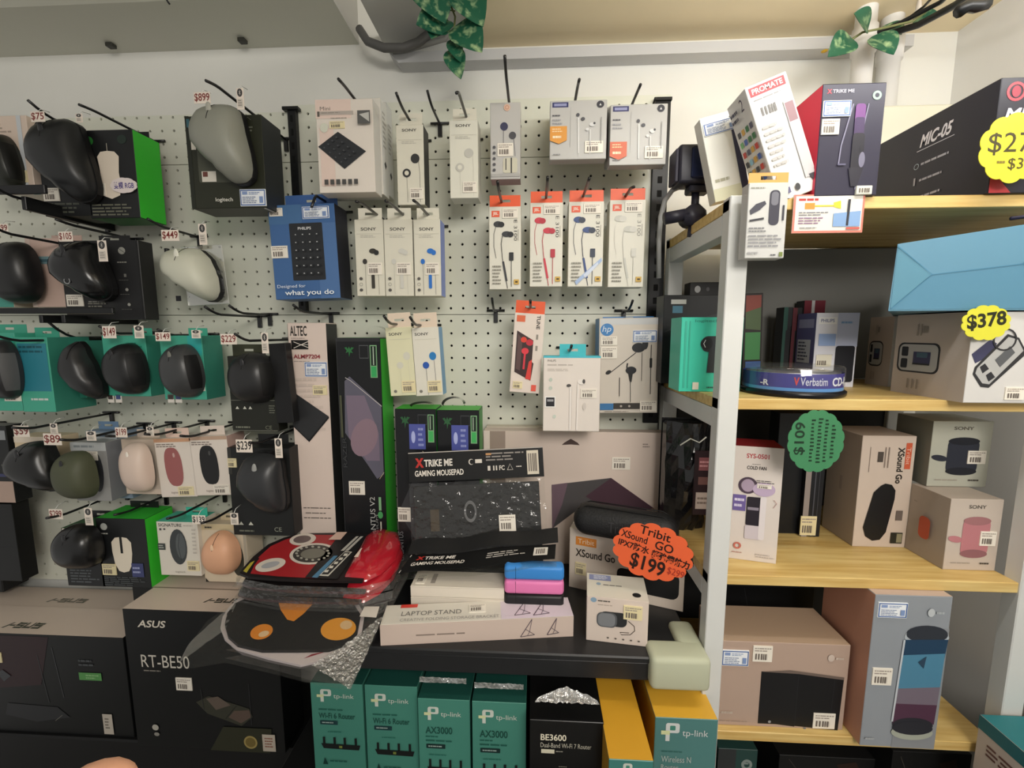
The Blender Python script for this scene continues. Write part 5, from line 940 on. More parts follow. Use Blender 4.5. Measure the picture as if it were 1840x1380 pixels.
for i in range(n+1):
    for j in range(n+1): p = A_.lerp(B_, i/n).lerp(D_.lerp(C_, i/n), j/n); p.z += random.uniform(-.0016, .0016); vs.append(p)
m.mesh(vs, [(i*(n+1)+j, (i+1)*(n+1)+j, (i+1)*(n+1)+j+1, i*(n+1)+j+1) for i in range(n) for j in range(n)], film(.14, .22, 1.0, 160, gl=.5)); m.build('crinkled_flap', r)
m = MB(); n = 12; A_, B_, C_, D_ = PZ(340, 1155, za), PZ(428, 1076, za), PZ(406, 1130, za), PZ(320, 1192, za-.004); vs = []
for i in range(n+1):
    for j in range(n+1): p = A_.lerp(B_, i/n).lerp(D_.lerp(C_, i/n), j/n); p.z += random.uniform(-.0008, .0008); vs.append(p)
m.mesh(vs, [(i*(n+1)+j, (i+1)*(n+1)+j, (i+1)*(n+1)+j+1, i*(n+1)+j+1) for i in range(n) for j in range(n)], film(.16, .3, .6, 90, gl=.05), True); m.build('bag_flap', r)
m = MB(); zpoly(m, [(655, 1090), (682, 1090), (676, 1110), (646, 1108)], za+.0035, '#d8cfc4', 1); m.build('price_sticker', r)
for i in range(2):
    r = root('mousepad_pack', ('bagged mousepad directly under the bird-faced one', 'lowest bagged mousepad under the bird-faced one')[i], 'mousepad', (0, -.003*i, -.010*(i+1)), group='hidden bagged mousepads')
    m = MB(); zprism(m, [(530+(u-530)*.9, 1070+(v-1070)*.78) for u, v in RIM], zb1-.0035, .006, '#8a8284', '#6e676a'); m.build('mousepad', r)
    m = MB(); P_ = [PZ(u, v-34, zb1-.003) for u, v in BAGO[5:11]]; m.mesh(P_+[PZ(600, 1120, zb1-.003)], [tuple(range(7))], FILMS); m.build('clear_bag', r)
# ================================================================== router boxes below
TL = mat('#458172', .35); LK = '#c3c9bf'
def tplogo(a, b, w_, h_, c=LK):
    return [('rr', a+.10*w_, b, a+.40*w_, b+.55*h_, 3.2, c), ('rr', a+.19*w_, b+.14*h_, a+.31*w_, b+.40*h_, 1.2, TL), ('r', a+.10*w_, b+.15*h_, a+.19*w_, b+h_, c), ('r', a, b+.42*h_, a+.19*w_, b+.64*h_, '#c9cfa0'), ('t', 'tp-link', a+.46*w_, b+.32*h_, a+w_*1.02, b+.78*h_, c)]
def router(a, b, w_, h_): return [('p', [(a, b+h_*.55), (a+w_, b+h_*.6), (a+w_*.96, b+h_), (a+w_*.06, b+h_*.95)], '#191c1b')] + [('r', a+w_*q, b, a+w_*(q+.06), b+h_*.7, '#191c1b') for q in (.05, .32, .58, .86)] + [('r', a+w_*.46, b+h_*.66, a+w_*.54, b+h_*.86, '#6f7a3a')]
def wrap(r, W, dep, Hh):
    m = MB(); n = 24; vs = []
    for i in range(n+1):
        for j in range(3): vs.append((-W/2+W*i/n, -.0012-.0004*j+random.uniform(-.0004, .0004), Hh+.0018-.004*j+random.uniform(-.0006, .0006)))
    m.mesh(vs, [(i*3+j, (i+1)*3+j, (i+1)*3+j+1, i*3+j+1) for i in range(n) for j in range(2)], film(.25, .1, 1, 60, gl=.3)); m.build('shrink_wrap', r)
def bot(y): return proj((0, y, ZQ))[1]
def tpbox(lab, x0, x1, top, y, art, col=TL, sides=None, group='upright teal router boxes', dep=.2, stk=()):
    y1 = bot(y); T = lambda v: (v-top)/(y1-top)
    r = carton('router_box', lab, 'box', (x0, top, x1, y1), y, dep, col, art(T), list(stk) or [(.02, .93, .3, .98)], sides=sides, zb=ZQ, group=group)
    me = r.children[0]; return r
b = lambda v0, e1, e2, e3, mdl: (lambda T: tplogo(.12, T(v0), .7, T(v0+24)-T(v0)) + mdl(T))
def m12(v): return lambda T: [('x', .14, T(v+36), .84, T(v+42), 1, '#255c50'), ('t', 'Wi-Fi 6 Router', .14, T(v+45), .84, T(v+56), '#1d4a40', {'b': .015}), ('rr', .16, T(v+60), .5, T(v+68), 1, '#1d3a3c'), ('x', .2, T(v+61.5), .46, T(v+66.5), 1, '#8fa09a'), ('x', .3, T(v+80), .6, T(v+84), 1, '#2a6a5c')] + router(.16, T(v+92), .76, T(v+116)-T(v+92)) + [('p', [(.18, T(v+146)), (.22, T(v+132)), (.28, T(v+146))], '#173a33'), ('x', .32, T(v+136), .8, T(v+142), 1, '#235a4e')]
def m34(v): return lambda T: [('t', 'AX3000', .14, T(v+36), .66, T(v+49), '#1d4a40', {'b': .02}), ('x', .14, T(v+52), .5, T(v+57), 1, '#235a4e'), ('x', .14, T(v+59), .9, T(v+65), 1, '#235a4e'), ('rr', .15, T(v+68), .52, T(v+76), 1, '#182e2c'), ('x', .19, T(v+69.5), .48, T(v+74.5), 1, '#8fa09a'), ('x', .2, T(v+86), .6, T(v+90), 1, '#2a6a5c')] + router(.16, T(v+96), .74, T(v+122)-T(v+96))
sd = {'T': '#1c4a42'}
tpbox('teal router box with printed Wi-Fi 6 Router, leftmost of four', 563, 655, 1229, -.28, b(1240, 0, 0, 0, m12(1240)), sides=sd)
tpbox('teal router box with printed Wi-Fi 6 Router, second of four', 659, 752, 1233, -.281, b(1248, 0, 0, 0, m12(1248)), sides=sd)
r = tpbox('teal router box reading AX3000, third of four', 753, 845, 1257, -.297, b(1271, 0, 0, 0, m34(1271)), sides=sd); wrap(r, .070, .2, .212)
r = tpbox('teal router box reading AX3000, rightmost of four', 849, 945, 1262, -.302, b(1276, 0, 0, 0, m34(1276)), sides=sd); wrap(r, .072, .2, .211)
r = tpbox('shrink-wrapped black router box reading BE3600', 951, 1082, 1296, -.33, lambda T: [('t', 'BE3600', .15, T(1319), .5, T(1330), '#d9d2bd', {'b': .02}), ('t', 'Dual-Band Wi-Fi 7 Router', .15, T(1334), .84, T(1342), '#b5b1a2'), ('r', .16, T(1345), .34, T(1352), '#cfcab4'), ('x', .36, T(1346), .52, T(1350), 1, '#8d8a80'), ('x', .4, T(1372), .55, T(1376), 1, '#6a685f')], mat('#141414', .25), None, None)
m = MB(); n = 30; vs = []; Wb = .088
for i in range(n+1):
    for j in range(5): k = (1-abs(2*i/n-1))**.6; vs.append((-Wb/2+Wb*i/n, -.003+.006*j*k+random.uniform(-.001, .001), .2105+.006*j*.5*k*abs(math.sin(j*1.6))+random.uniform(-.0012, .0012)))
m.mesh(vs, [(i*5+j, (i+1)*5+j, (i+1)*5+j+1, i*5+j+1) for i in range(n) for j in range(4)], film(.35, .15, 1, 90, gl=.4)); m.build('shrink_wrap', r, (0, 0, .0035))
YL = '#cf9a2c'
tpbox('low router box with a long yellow top and teal front', 1091, 1170, 1366, -.378, lambda T: tplogo(.25, T(1371), .7, T(1395)-T(1371)), mat('#3f7a74', .35), {'T': YL, 'R': YL, 'L': '#b5872a'}, 'yellow-topped router boxes', .22)
tpbox('tall router box with a yellow top and grey-teal front', 1173, 1284, 1291, -.325, lambda T: tplogo(.1, T(1299), .74, T(1328)-T(1299), '#c8cccb') + [('x', .12, T(1343), .5, T(1347), 1, '#33635e'), ('t', 'Wireless N', .12, T(1352), .6, T(1362), '#a9b5b2'), ('t', 'Router', .12, T(1366), .4, T(1374), '#a9b5b2')], mat('#4d7a78', .35), {'T': '#d8a636', 'R': '#9a782c', 'L': '#b5872a'}, 'yellow-topped router boxes', .17)
# ---- dark router boxes at left
AS = mat('#101112', .4, 0, .3); TOPC = '#d0c0b1'  # top tone raised, reflected light is put into this colour
def alogo(v0, v1, a, w_, c): return [('p', [(a, v1), (a+.10*w_, v0), (a+.15*w_, v0), (a+.06*w_, v1)], c), ('p', [(a+.13*w_, v0+(v1-v0)*.4), (a+.26*w_, v0+(v1-v0)*.4), (a+.26*w_, v0+(v1-v0)*.62), (a+.11*w_, v0+(v1-v0)*.62)], c)] + sum([[('r', a+o*w_, v0, a+(o+.2)*w_, v0+(v1-v0)*.25, c), ('r', a+o*w_, v0+(v1-v0)*.75, a+(o+.2)*w_, v1, c)] for o in (.29, .77)], []) + [('r', a+.29*w_, v0+(v1-v0)*.4, a+.49*w_, v0+(v1-v0)*.62, c), ('r', a+.29*w_, v0, a+.33*w_, v0+(v1-v0)*.6, c), ('r', a+.45*w_, v0+(v1-v0)*.4, a+.49*w_, v1, c), ('r', a+.53*w_, v0, a+.57*w_, v1, c), ('r', a+.69*w_, v0, a+.73*w_, v1, c), ('r', a+.53*w_, v0+(v1-v0)*.75, a+.73*w_, v1, c), ('r', a+.77*w_, v0+(v1-v0)*.4, a+.97*w_, v0+(v1-v0)*.62, c), ('r', a+.77*w_, v0, a+.81*w_, v0+(v1-v0)*.6, c), ('r', a+.93*w_, v0+(v1-v0)*.4, a+.97*w_, v1, c)]
carton('router_box', 'dark router box with pale top cut by the left frame edge, front one', 'box', (-112, 1140, 229, 1337), -.153, .08, AS,
    [('T', ('r', 0, 0, 1, 1, TOPC))] + [('T', q) for q in alogo(.62, .82, .33, .2, '#4a4f44')] + [('p', [(.33, .02), (.62, .02), (.55, .5), (.33, .55)], '#2a171b'), ('l', [(.63, .12), (.66, .62)], 1.6, '#3a3b3e'), ('l', [(.55, .2), (.58, .68)], 1.6, '#303134'), ('p', [(.36, .7), (.62, .72), (.68, .82), (.5, .88), (.34, .82)], '#232427'), ('l', [(.6, .86), (.64, .8)], .8, '#7a766e'), ('x', .76, .22, .86, .3, 2, '#44474a'), ('r', .755, .355, .87, .43, '#4f8a4a'), ('x', .79, .37, .86, .42, 2, '#86b07a'), ('p', [(.33, .4), (.36, .36), (.4, .42), (.36, .48)], '#3a3c40'), ('r', .85, .765, .9, .97, '#b5aca0'), ('x', .86, .8, .89, .92, 4, '#6a625a')],
    [(.30, .19, .365, .29, 'c')], zb=ZP, group='dark router boxes with pale tops')
carton('router_box', 'dark router box with pale top behind the front left one', 'box', (-100, 1080, 245, 1300), -.0715, .068, AS, [('T', ('r', 0, 0, 1, 1, '#cbbbac'))] + [('T', q) for q in alogo(.55, .75, .52, .2, '#6d6a5e')], zb=ZP, h=PY(60, 1140, -.153).z-ZP-.002, group='dark router boxes with pale tops')
carton('router_box', 'dark router box reading RT-BE50 at the front', 'box', (233, 1099, 503, 1350), -.168, .066, AS,
    [('T', ('r', 0, 0, 1, 1, TOPC))] + [('T', q) for q in alogo(.42, .62, .46, .25, '#33362f')] + [('t', 'ASUS', .09, .075, .28, .125, '#d0c8bb', {'b': .02, 'sh': .25}), ('t', 'RT-BE50', .09, .32, .41, .41, '#c9c3b8'), ('x', .1, .425, .24, .445, 1, '#7d776f'), ('p', [(.43, .65), (.52, .6), (.78, .68), (.80, .74), (.72, .81), (.5, .73)], '#34342a'), ('p', [(.5, .62), (.58, .6), (.66, .66), (.56, .7)], '#5d5148'), ('p', [(.68, .7), (.78, .69), (.79, .74), (.72, .79), (.64, .75)], '#57483f'), ('l', [(.62, .76), (.7, .66)], 1, '#141414'), ('l', [(.79, .5), (.79, .8)], 1, '#2e2f32'), ('l', [(.47, .55), (.48, .7)], 1, '#2e2f32'), ('p', [(.5, 1), (.6, .82), (.92, .82), (.9, 1)], '#2b2c1d'), ('e', .14, .85, .022, .022, '#aaa69c'), ('e', .145, .9, .018, .014, '#8d8a82'), ('e', .775, .925, .045, .048, '#9c8a52'), ('e', .775, .925, .034, .036, '#6f5f30'), ('r', .855, .86, .94, .985, '#b9ae9f'), ('x', .87, .88, .925, .96, 4, '#8a5a48')],
    [(.31, .475, .415, .565)], zb=ZP, group='dark router boxes with pale tops')
carton('router_box', 'dark router box behind the RT-BE50 box, only its pale top seen', 'box', (250, 1060, 500, 1300), -.100, .066, AS, [('T', ('r', 0, 0, 1, 1, '#cdbdae')), ('T', ('r', .0, .96, 1, 1, '#8d7f72'))], zb=ZP, h=PY(368, 1099, -.168).z-ZP-.001, group='dark router boxes with pale tops')
# dark boxes on the stand at the far left
carton('accessory_box', 'dark box with a pale label strip at the left edge beside the pegboard', 'box', (-60, 765, 19, 902), -.09, .03, BK, [('r', .3, .06, .97, .18, '#8f9296'), ('r', .8, .5, .96, .6, '#cfc3b6'), ('r', .0, .62, 1, .66, '#3c3f66'), ('r', 0, .72, 1, 1, '#b39a8c')], group='dark boxes at the far left')
carton('accessory_box', 'plain black box low at the left edge beside the pegboard', 'box', (-60, 905, 30, 1043), -.085, .03, mat('#141414', .4), [('l', [(.1, .1), (.9, .06)], .8, '#2f3032'), ('l', [(.1, .6), (.9, .55)], .8, '#26272a')], group='dark boxes at the far left')
# ================================================================== goods on the shelf rack
def yfloor(v, Z):  # depth where a pixel row meets a shelf, at u=1420
    return PZ(1420, v, Z).y
LW = mat('#dcdad6', .4)
# ---- top shelf
Zt = Z1
m = MB(); a = PY(1586, 197, -.07); m.box(a.x-.03, -.085, Z1, XR-.002, -.02+.038, a.z, mat('#cfcdbb', .5), .003); o = m.build('trim_3'); o['kind'] = 'structure'
def gs(L): return [('L', q) for q in L]
carton('microphone_box', 'large black microphone box with a red corner at the right end of the top shelf', 'box', (1787, 137, 1990, 350), -.285, .19, mat('#23222c', .35),
    gs([('t', 'MIC-05', .44, .15, .70, .28, '#cfcdd6', {'b': .03, 'sh': .3}), ('l', [(.42, .31), (.72, .31)], 1, '#b9b8c2'), ('g', .43, .47, .022, '#8d9aa6', .001), ('x', .47, .44, .7, .49, 1, '#9c9ca8'), ('r', .42, .59, .435, .67, '#9c9ca8'), ('x', .47, .61, .66, .66, 1, '#9c9ca8'), ('g', .42, .82, .022, '#8d8d98', .001), ('x', .46, .79, .69, .84, 1, '#9c9ca8'), ('t', 'MARVO', .42, .93, .66, 1.0, '#cfcdd6', {'b': .03, 'sh': .2})]) +
    [('g', .14, .12, .085, '#b5424c', .003), ('e', .14, .12, .04, .05, '#8d3040'), ('t', 'SCORPION', .26, .06, .9, .17, '#c43f4a', {'b': .03}), ('t', 'MIC-05', .06, .26, .6, .37, '#cfcdd6', {'b': .03, 'sh': .2}), ('l', [(.05, .4), (.5, .4)], 1.4, '#a9a8b4'), ('p', [(0, .82), (0, 1), (.2, 1), (.03, .82)], '#b8383c')], zb=Zt, sides={'T': '#6a4044'})
starcard('price_sign', 'yellow scalloped sign reading $278 on the large black microphone box', 1822, 266, -.300, 54, 54, mat('#d6d235', .5), 0, 0, [('t', '$278', .13, .28, .95, .60, '#3c3416', {'b': .0}), ('x', .28, .66, .42, .74, 1, '#7a6a2a'), ('t', '$378', .44, .64, .9, .82, '#4a4018')], 10)
carton('microphone_box', 'dark box with a bright red side and a printed boom microphone, top shelf', 'box', (1471, 150, 1584, 352), -.285, .07, mat('#2f2d3d', .35),
    [('t', 'X', .07, .045, .15, .085, '#b5404c', {'b': .05}), ('t', 'TRIKE ME', .16, .05, .5, .08, '#b9b7c4', {'b': .02}), ('g', .86, .11, .07, '#8fb09a', .003), ('e', .86, .11, .035, .02, '#2f2d3d'), ('l', [(.5, .18), (.36, .55), (.34, .72)], 1.6, '#77758a'), ('l', [(.74, .18), (.66, .5), (.64, .95)], 1.4, '#77758a'), ('rr', .54, .18, .7, .42, 4, '#6a3a78'), ('rr', .54, .3, .7, .46, 3, '#3c2a50'), ('rr', .53, .44, .72, .78, 4, '#1c1a24'), ('p', [(.5, .75), (.74, .75), (.66, .92), (.56, .92)], '#23212c'), ('e', .7, .68, .05, .07, '#6b697c'), ('r', .65, .55, .72, .6, '#1a1822'), ('l', [(.32, .72), (.45, .72)], 2, '#55536a')],
    [(.02, .15, .46, .29, 'i'), (.02, .31, .3, .45, 'g')], sides={'L': mat('#d1304a', .35), 'T': '#3a3848'}, zb=Zt)
ic = []
rs = random.Random(4)
for i in range(7):
    for j in range(4): ic.append(('L', ('rr', .12+j*.21, .26+i*.09, .26+j*.21, .31+i*.09, .8, rs.choice(('#c9433a', '#3a7a4a', '#3f62b0', '#3a3a40', '#d8a84a', '#8ec0d8', '#5c5c70', '#7ab87a')))))
carton('hub_box', 'white box leaning left with rows of coloured icons, top shelf', 'box', (1372, 166, 1440, 358), -.28, .05, LW,
    ic + [('L', ('x', .15, .08, .6, .2, 2, '#3c3a4a')), ('L', ('t', '2', .7, .05, .85, .15, '#3c3a4a')), ('r', .06, .02, .92, .095, '#c03a40'), ('t', 'PROMATE', .12, .035, .86, .08, '#e8d8d4', {'b': .02}), ('x', .1, .12, .9, .14, 1, '#8d8a88')] + bars(.2, .2, .58, .27, '#6a6866') + [('r', .72, .22, .96, .88, '#b5b3b4'), ('r', .74, .24, .94, .4, '#8a6d72'), ('x', .1, .34, .6, .72, 7, '#a9a7a4'), ('p', [(.8, .86), (.95, .86), (.9, .93)], '#3a3a3e'), ('r', .06, .78, .26, .84, '#d8a58a'), ('r', .12, .9, .3, .95, '#5c5a78'), ('e', .48, .925, .06, .03, '#3a3a3c')],
    w=.052, h=.148, roll=-21)
carton('accessory_box', 'white and navy box leaning on the left end of the top shelf', 'box', (1276, 236, 1328, 358), -.205, .022, mat('#e0e0d8', .4), [('r', .0, .0, 1, .06, '#e4e4e4'), ('p', [(.80, .06), (1, .06), (1, 1), (.80, 1)], '#34364e'), ('x', .1, .72, .6, .8, 1, '#a9a792'), ('r', 0, .85, .8, 1, '#cfcfb4')], [(.04, .08, .98, .22, 'i')], roll=-14, w=.05, h=.118)
# action camera clamped to the rack
cc = PY(1252, 302, -.14); r = root('action_camera', 'small black camera on a clamp at the left end of the top shelf', 'camera', cc, (0, 0, rad(2))); r.scale = (1.12, 1.12, 1.12)
CB = mat('#25242e', .4); m = MB(); m.box(-.030, -.016, -.025, .030, .018, .027, CB, .004, 2); m.build('body', r)
m = MB(); m.box(-.014, -.0185, -.019, .025, -.0155, .022, mat('#1c2440', .12), .002); m.build('screen', r)
m = MB(); m.box(-.034, -.012, -.022, -.0295, .016, .022, mat('#34323e', .5), .001); m.build('side_door', r)
m = MB(); m.box(-.012, -.010, -.035, .018, .012, -.0245, CB, .002); m.tube([(0, 0, -.034), (0, 0, -.062)], .0055, CB, 10); m.build('mount', r)
m = MB(); m.tube([(-.044, -.004, -.070), (-.012, -.004, -.064)], .0085, CB, 12); m.tube([(-.005, -.012, -.066), (-.005, .014, -.066)], .014, CB, 14); m.tube([(-.004, 0, -.076), (-.006, 0, -.092), (.004, -.008, -.094)], .004, CB, 8); m.tube([(.0, .0, -.05), (.012, .0, -.06), (.014, 0, -.075), (.006, 0, -.085)], .005, CB, 8); m.build('clamp', r)
m = MB(); m.tube([PY(u, v, y) for u, v, y in ((1226, 334, -.12), (1208, 342, -.11), (1195, 360, -.1), (1187, 390, -.09), (1184, 430, -.08), (1184, 500, -.07))], .0042, mat('#a8a8a6', .4), 8); tag(m.build('charging_cable'), 'grey cable hanging from the small black camera', 'cable')
carton('accessory_box', 'white card box with printed pocket recorder hanging in front of the rack post', 'box', (1342, 328, 1413, 464), -.312, .018, mat('#bfbfbc', .4),
    [('x', .05, .05, .5, .09, 1, '#8d8d80'), ('rr', .54, .1, .8, .56, 5, '#33323f'), ('rr', .58, .12, .76, .3, 3.5, '#6b6b74'), ('p', [(.05, .36), (.2, .28), (.42, .24), (.46, .28), (.3, .36), (.08, .42)], '#3a3a46'), ('l', [(.06, .5), (.42, .47)], 2.4, '#2a2a30'), ('l', [(.9, .3), (.9, .5)], 2.2, '#33323c'), ('x', .05, .58, .5, .66, 2, '#77777a'), ('x', .05, .68, .95, .86, 4, '#858588'), ('x', .05, .9, .4, .96, 1, '#9a9a9a'), ('r', .86, .92, .95, .98, '#6d7a3c'), ('x', .64, .94, .82, .98, 1, '#4a4a4e')],
    tab=(0, 1, 12, mat('#cf9a55', .45), .002))
m = MB(); p = PY(1488, 384, YS-.004); kx = (YS-.004-CAM.y)/F; Wd, Hd = 57*kx, 31*kx; m.box(-Wd, 0, -Hd, Wd, .0012, Hd, '#d4cfc4', .0002); fr = Fr((-Wd, 0, Hd), (2*Wd, 0, 0), (0, 0, -2*Hd), (0, -1, 0))
draw(m, fr, [('r', 0, 0, 1, 1, '#c97a6a'), ('r', .03, .04, .97, .94, '#d6d2c8'), ('x', .07, .07, .5, .2, 1, '#b0332f'), ('r', .16, .22, .3, .38, '#d88a3a'), ('r', .3, .28, .66, .32, '#d8b83a'), ('p', [(.56, .22), (.66, .17), (.67, .38), (.58, .34)], '#d8cc3a'), ('x', .08, .44, .5, .56, 2, '#7d7d84'), ('x', .08, .58, .5, .78, 3, '#8a6d8a'), ('p', [(.57, .5), (.95, .44), (.95, .84), (.57, .84)], '#7d9cc4'), ('l', [(.78, .14), (.77, .82)], 3, '#2c2c34'), ('x', .1, .84, .4, .9, 1, '#8a8a8a'), ('r', .76, .86, .95, .92, '#b85a50')])
tag(m.build('promotion_sign', None, p), 'red-bordered promotional card stuck to the top shelf edge', 'sign')
m = MB(); p = PY(1553, 346, YS-.008); m.box(-.0095, 0, -.006, .0095, .02, .0045, '#cfcfc2', .0005); draw(m, Fr((-.0095, 0, .0045), (.019, 0, 0), (0, 0, -.0105), (0, -1, 0)), bars(.15, .3, .85, .8)); o = m.build('price_label', None, (p.x, p.y, Z1+.0062)); tag(o, 'small white barcode label standing before the red-sided microphone box', 'label')
# ---- second shelf
carton('drive_box', 'black box reading DW behind the teal camera box', 'box', (1190, 530, 1290, 688), -.105, .045, mat('#1c1d1f', .35), [('r', .13, .05, .4, .1, '#c9c9c4'), ('r', .16, .12, .34, .2, '#4f7f96'), ('p', [(.0, .42), (.3, .32), (1, .2), (1, .24), (.3, .36)], '#2c2d30'), ('x', .2, .68, .4, .75, 2, '#8f8f8c'), ('t', 'DW', .22, .85, .5, .95, '#d3d3d0', {'b': .03})], zb=Z2)
carton('accessory_box', 'black box with tiny emblem standing behind the DW box', 'box', (1236, 507, 1312, 680), -.055, .03, mat('#131314', .3), [('e', .18, .07, .07, .035, '#c9c9c9'), ('e', .42, .07, .04, .02, '#5a5a5c')], zb=Z2)
carton('webcam_box', 'teal box with a printed webcam behind the front post', 'box', (1222, 570, 1333, 705), yfloor(705, Z2), .05, mat('#3fbda2', .38), [('t', 'logitech', .22, .03, .6, .075, '#2a7a6a'), ('r', .06, .05, .09, .95, '#36a58e'), ('r', .13, .05, .15, .95, '#36a58e'), ('rr', .34, .25, .8, .46, 9, '#2a2c30'), ('e', .42, .35, .1, .08, '#1a1b1e'), ('l', [(.4, .3), (.37, .35), (.4, .4)], 1, '#d0d0d0'), ('p', [(.46, .44), (.66, .44), (.64, .74), (.44, .74)], '#2c2d30'), ('r', .22, .87, .32, .97, '#d8d2c0'), ('x', .45, .92, .6, .96, 1, '#2f5a50')], zb=Z2, sides={'R': '#2f9a84'})
carton('game_box', 'tall dark box with red, green and blue stripes right of the front post', 'box', (1336, 527, 1370, 668), -.12, .05, mat('#2a2625', .4), [('r', .1, .02, .9, .22, '#7a3a30'), ('p', [(.1, .2), (.9, .15), (.9, .4), (.1, .38)], '#4a5a3c'), ('r', .1, .42, .9, .72, '#3f7a46'), ('r', .15, .74, .95, .95, '#3a5a94')], zb=Z2, roll=-2)
for lab, rc, y, c in (('thin dark green case standing behind the lavender box, leftmost', (1405, 552, 1420, 672), -.09, '#2a4a42'), ('thin red and black case beside the dark green case', (1421, 553, 1437, 672), -.09, '#5a2a30'), ('red-spined box standing at the back of the second shelf', (1441, 540, 1478, 668), -.06, '#6a2430')):
    carton('game_case', lab, 'box', rc, y, .025, mat('#28282a', .4), [('r', .0, .0, .35, 1, c), ('r', .35, 0, .5, .3, '#b9b9b9' if '6a' in c else c), ('r', .5, 0, 1, .25, c if '6a' in c else '#28282a')], zb=Z2)
carton('phone_box', 'white and lavender box with a printed dark handset, second shelf', 'box', (1463, 562, 1539, 695), yfloor(695, Z2), .05, mat('#d2d3dc', .4),
    [('r', .5, .0, 1, .45, '#b3bbd4'), ('r', .05, .06, .48, .15, '#e2e2e2'), ('t', 'PHILIPS', .1, .08, .42, .125, '#6a7296', {'b': .02}), ('x', .58, .1, .92, .16, 1, '#7a9cc4'), ('r', .08, .28, .48, .44, '#8fa6d0'), ('rr', .5, .44, .95, .93, 4, '#1f2026'), ('x', .08, .55, .44, .6, 2, '#a9a294'), ('r', .05, .56, .42, .72, '#d8d4c4')] + bars(.08, .64, .3, .7) + [('L', ('r', 0, 0, 1, 1, '#5c5c86')), ('L', ('r', .1, .08, .9, .2, '#9a9ab8')), ('L', ('r', .1, .36, .8, .68, '#c4c4cc')), ('L', ('x', .15, .38, .75, .66, 6, '#4a4a5c'))], zb=Z2)
MON = lambda: [('rr', .02, .36, .46, .70, 7, '#2c2c2e'), ('rr', .035, .375, .445, .685, 6, '#a6a6a6'), ('r', .07, .40, .13, .52, '#2c2c30'), ('r', .07, .55, .13, .66, '#2c2c30'), ('r', .2, .45, .37, .60, '#3c3c54'), ('r', .23, .46, .32, .52, '#4a6070')]
def bp(lab, rc, y, dep, h=None, front=True):
    L = [('L', ('r', 0, 0, 1, 1, '#b8aca2')), ('L', ('rr', .06, .35, .66, .72, 9, '#2c2c2e')), ('L', ('rr', .085, .37, .635, .70, 8, '#a9a9a8')), ('L', ('rr', .12, .40, .22, .52, 2, '#27282c')), ('L', ('rr', .12, .55, .22, .67, 2, '#27282c')), ('L', ('r', .3, .46, .54, .60, '#3b3b58')), ('L', ('r', .35, .47, .5, .53, '#465f70')), ('L', ('r', .3, .60, .54, .62, '#2a2a2c')), ('L', ('x', .4, .1, .5, .28, 1, '#8d857c')), ('L', ('r', .32, .12, .34, .26, '#9a9186')), ('L', ('r', .37, .12, .39, .26, '#9a9186')), ('L', ('r', .25, .8, .27, .92, '#8d8378')), ('L', ('r', .32, .8, .34, .92, '#8d8378')), ('L', ('r', .39, .8, .41, .92, '#8d8378'))]
    Fq = [('p', [(.06, .56), (.02, .46), (.16, .30), (.22, .34), (.2, .46)], '#3a3a56'), ('p', [(.06, .60), (.3, .24), (.4, .28), (.47, .42), (.46, .48), (.2, .83), (.13, .82), (.05, .68)], '#2b2b2d'), ('p', [(.08, .61), (.31, .27), (.39, .30), (.45, .42), (.2, .79), (.14, .78), (.07, .67)], '#a9a9a7'), ('p', [(.1, .6), (.14, .56), (.18, .62), (.13, .67)], '#27282c'), ('p', [(.16, .69), (.2, .65), (.24, .71), (.19, .76)], '#27282c'), ('p', [(.22, .52), (.33, .37), (.38, .44), (.27, .60)], '#55575a'), ('g', .28, .3, .1, '#2b2b2d', .002), ('r', .9, .04, 1, .1, '#b34a50')] if front else []
    return carton('monitor_box', lab, 'box', rc, y, dep, mat('#c9c7c4', .4), L+Fq, [(.34, .82, .5, .96)] if front else (), zb=Z2, h=h)
bp('white box with printed blood pressure monitors, front right on the second shelf', (1740, 560, 1955, 722), yfloor(722, Z2)+.003, .112)
HB_ = PY(1737, 559, yfloor(722, Z2)).z-Z2
bp('white monitor box half hidden behind the front one', (1602, 563, 1716, 694), yfloor(694, Z2), .05, HB_, False)
starcard('price_sign', 'small yellow scalloped sign reading $378 on the white monitor box', 1772, 580, yfloor(722, Z2)-.004, 40, 30, mat('#d0cc3c', .5), -8, 0, [('t', '$378', .12, .22, .9, .68, '#23240f', {'b': .03})], 12)
c = PY(1752, 490, -.30); r = root('paper_bag', 'pale blue paper bag lying on the white monitor boxes, base towards us', 'bag', (c.x, -.30, Z2+HB_+.001), (0, 0, rad(-6)))
BL = mat('#5a8aa3', .45, 0, .5, .12, 6); Wd, Hd, Dd = .182, .108, .19; HL = .083; m = MB()
A = [(-Wd/2, 0, 0), (Wd/2, 0, 0), (Wd/2, 0, Hd), (-Wd/2+.003, 0, HL)]; Bq = [(Wd/2-.055, Dd, 0), (Wd/2-.004, Dd, 0), (Wd/2-.004, Dd, Hd*.6), (Wd/2-.055, Dd, HL*.6)]
m.poly(A, BL); m.poly(Bq[::-1], BL)
for q in range(4): j_ = (q+1) % 4; m.poly([A[j_], A[q], Bq[q], Bq[j_]], BL)
m.build('bag_body', r); m = MB()
class SF:                                   # the base panel, its top edge rising to the right
    du = Vector((Wd, 0, 0)); dv = Vector((0, 0, -Hd)); n = Vector((0, -1, 0))
    def at(s, a, b, k=1): hh = HL+(Hd-HL)*a; return Vector((-Wd/2+Wd*a, -EPS*k, hh*(1-b)))
fb = SF(); fl = '#3f7896'
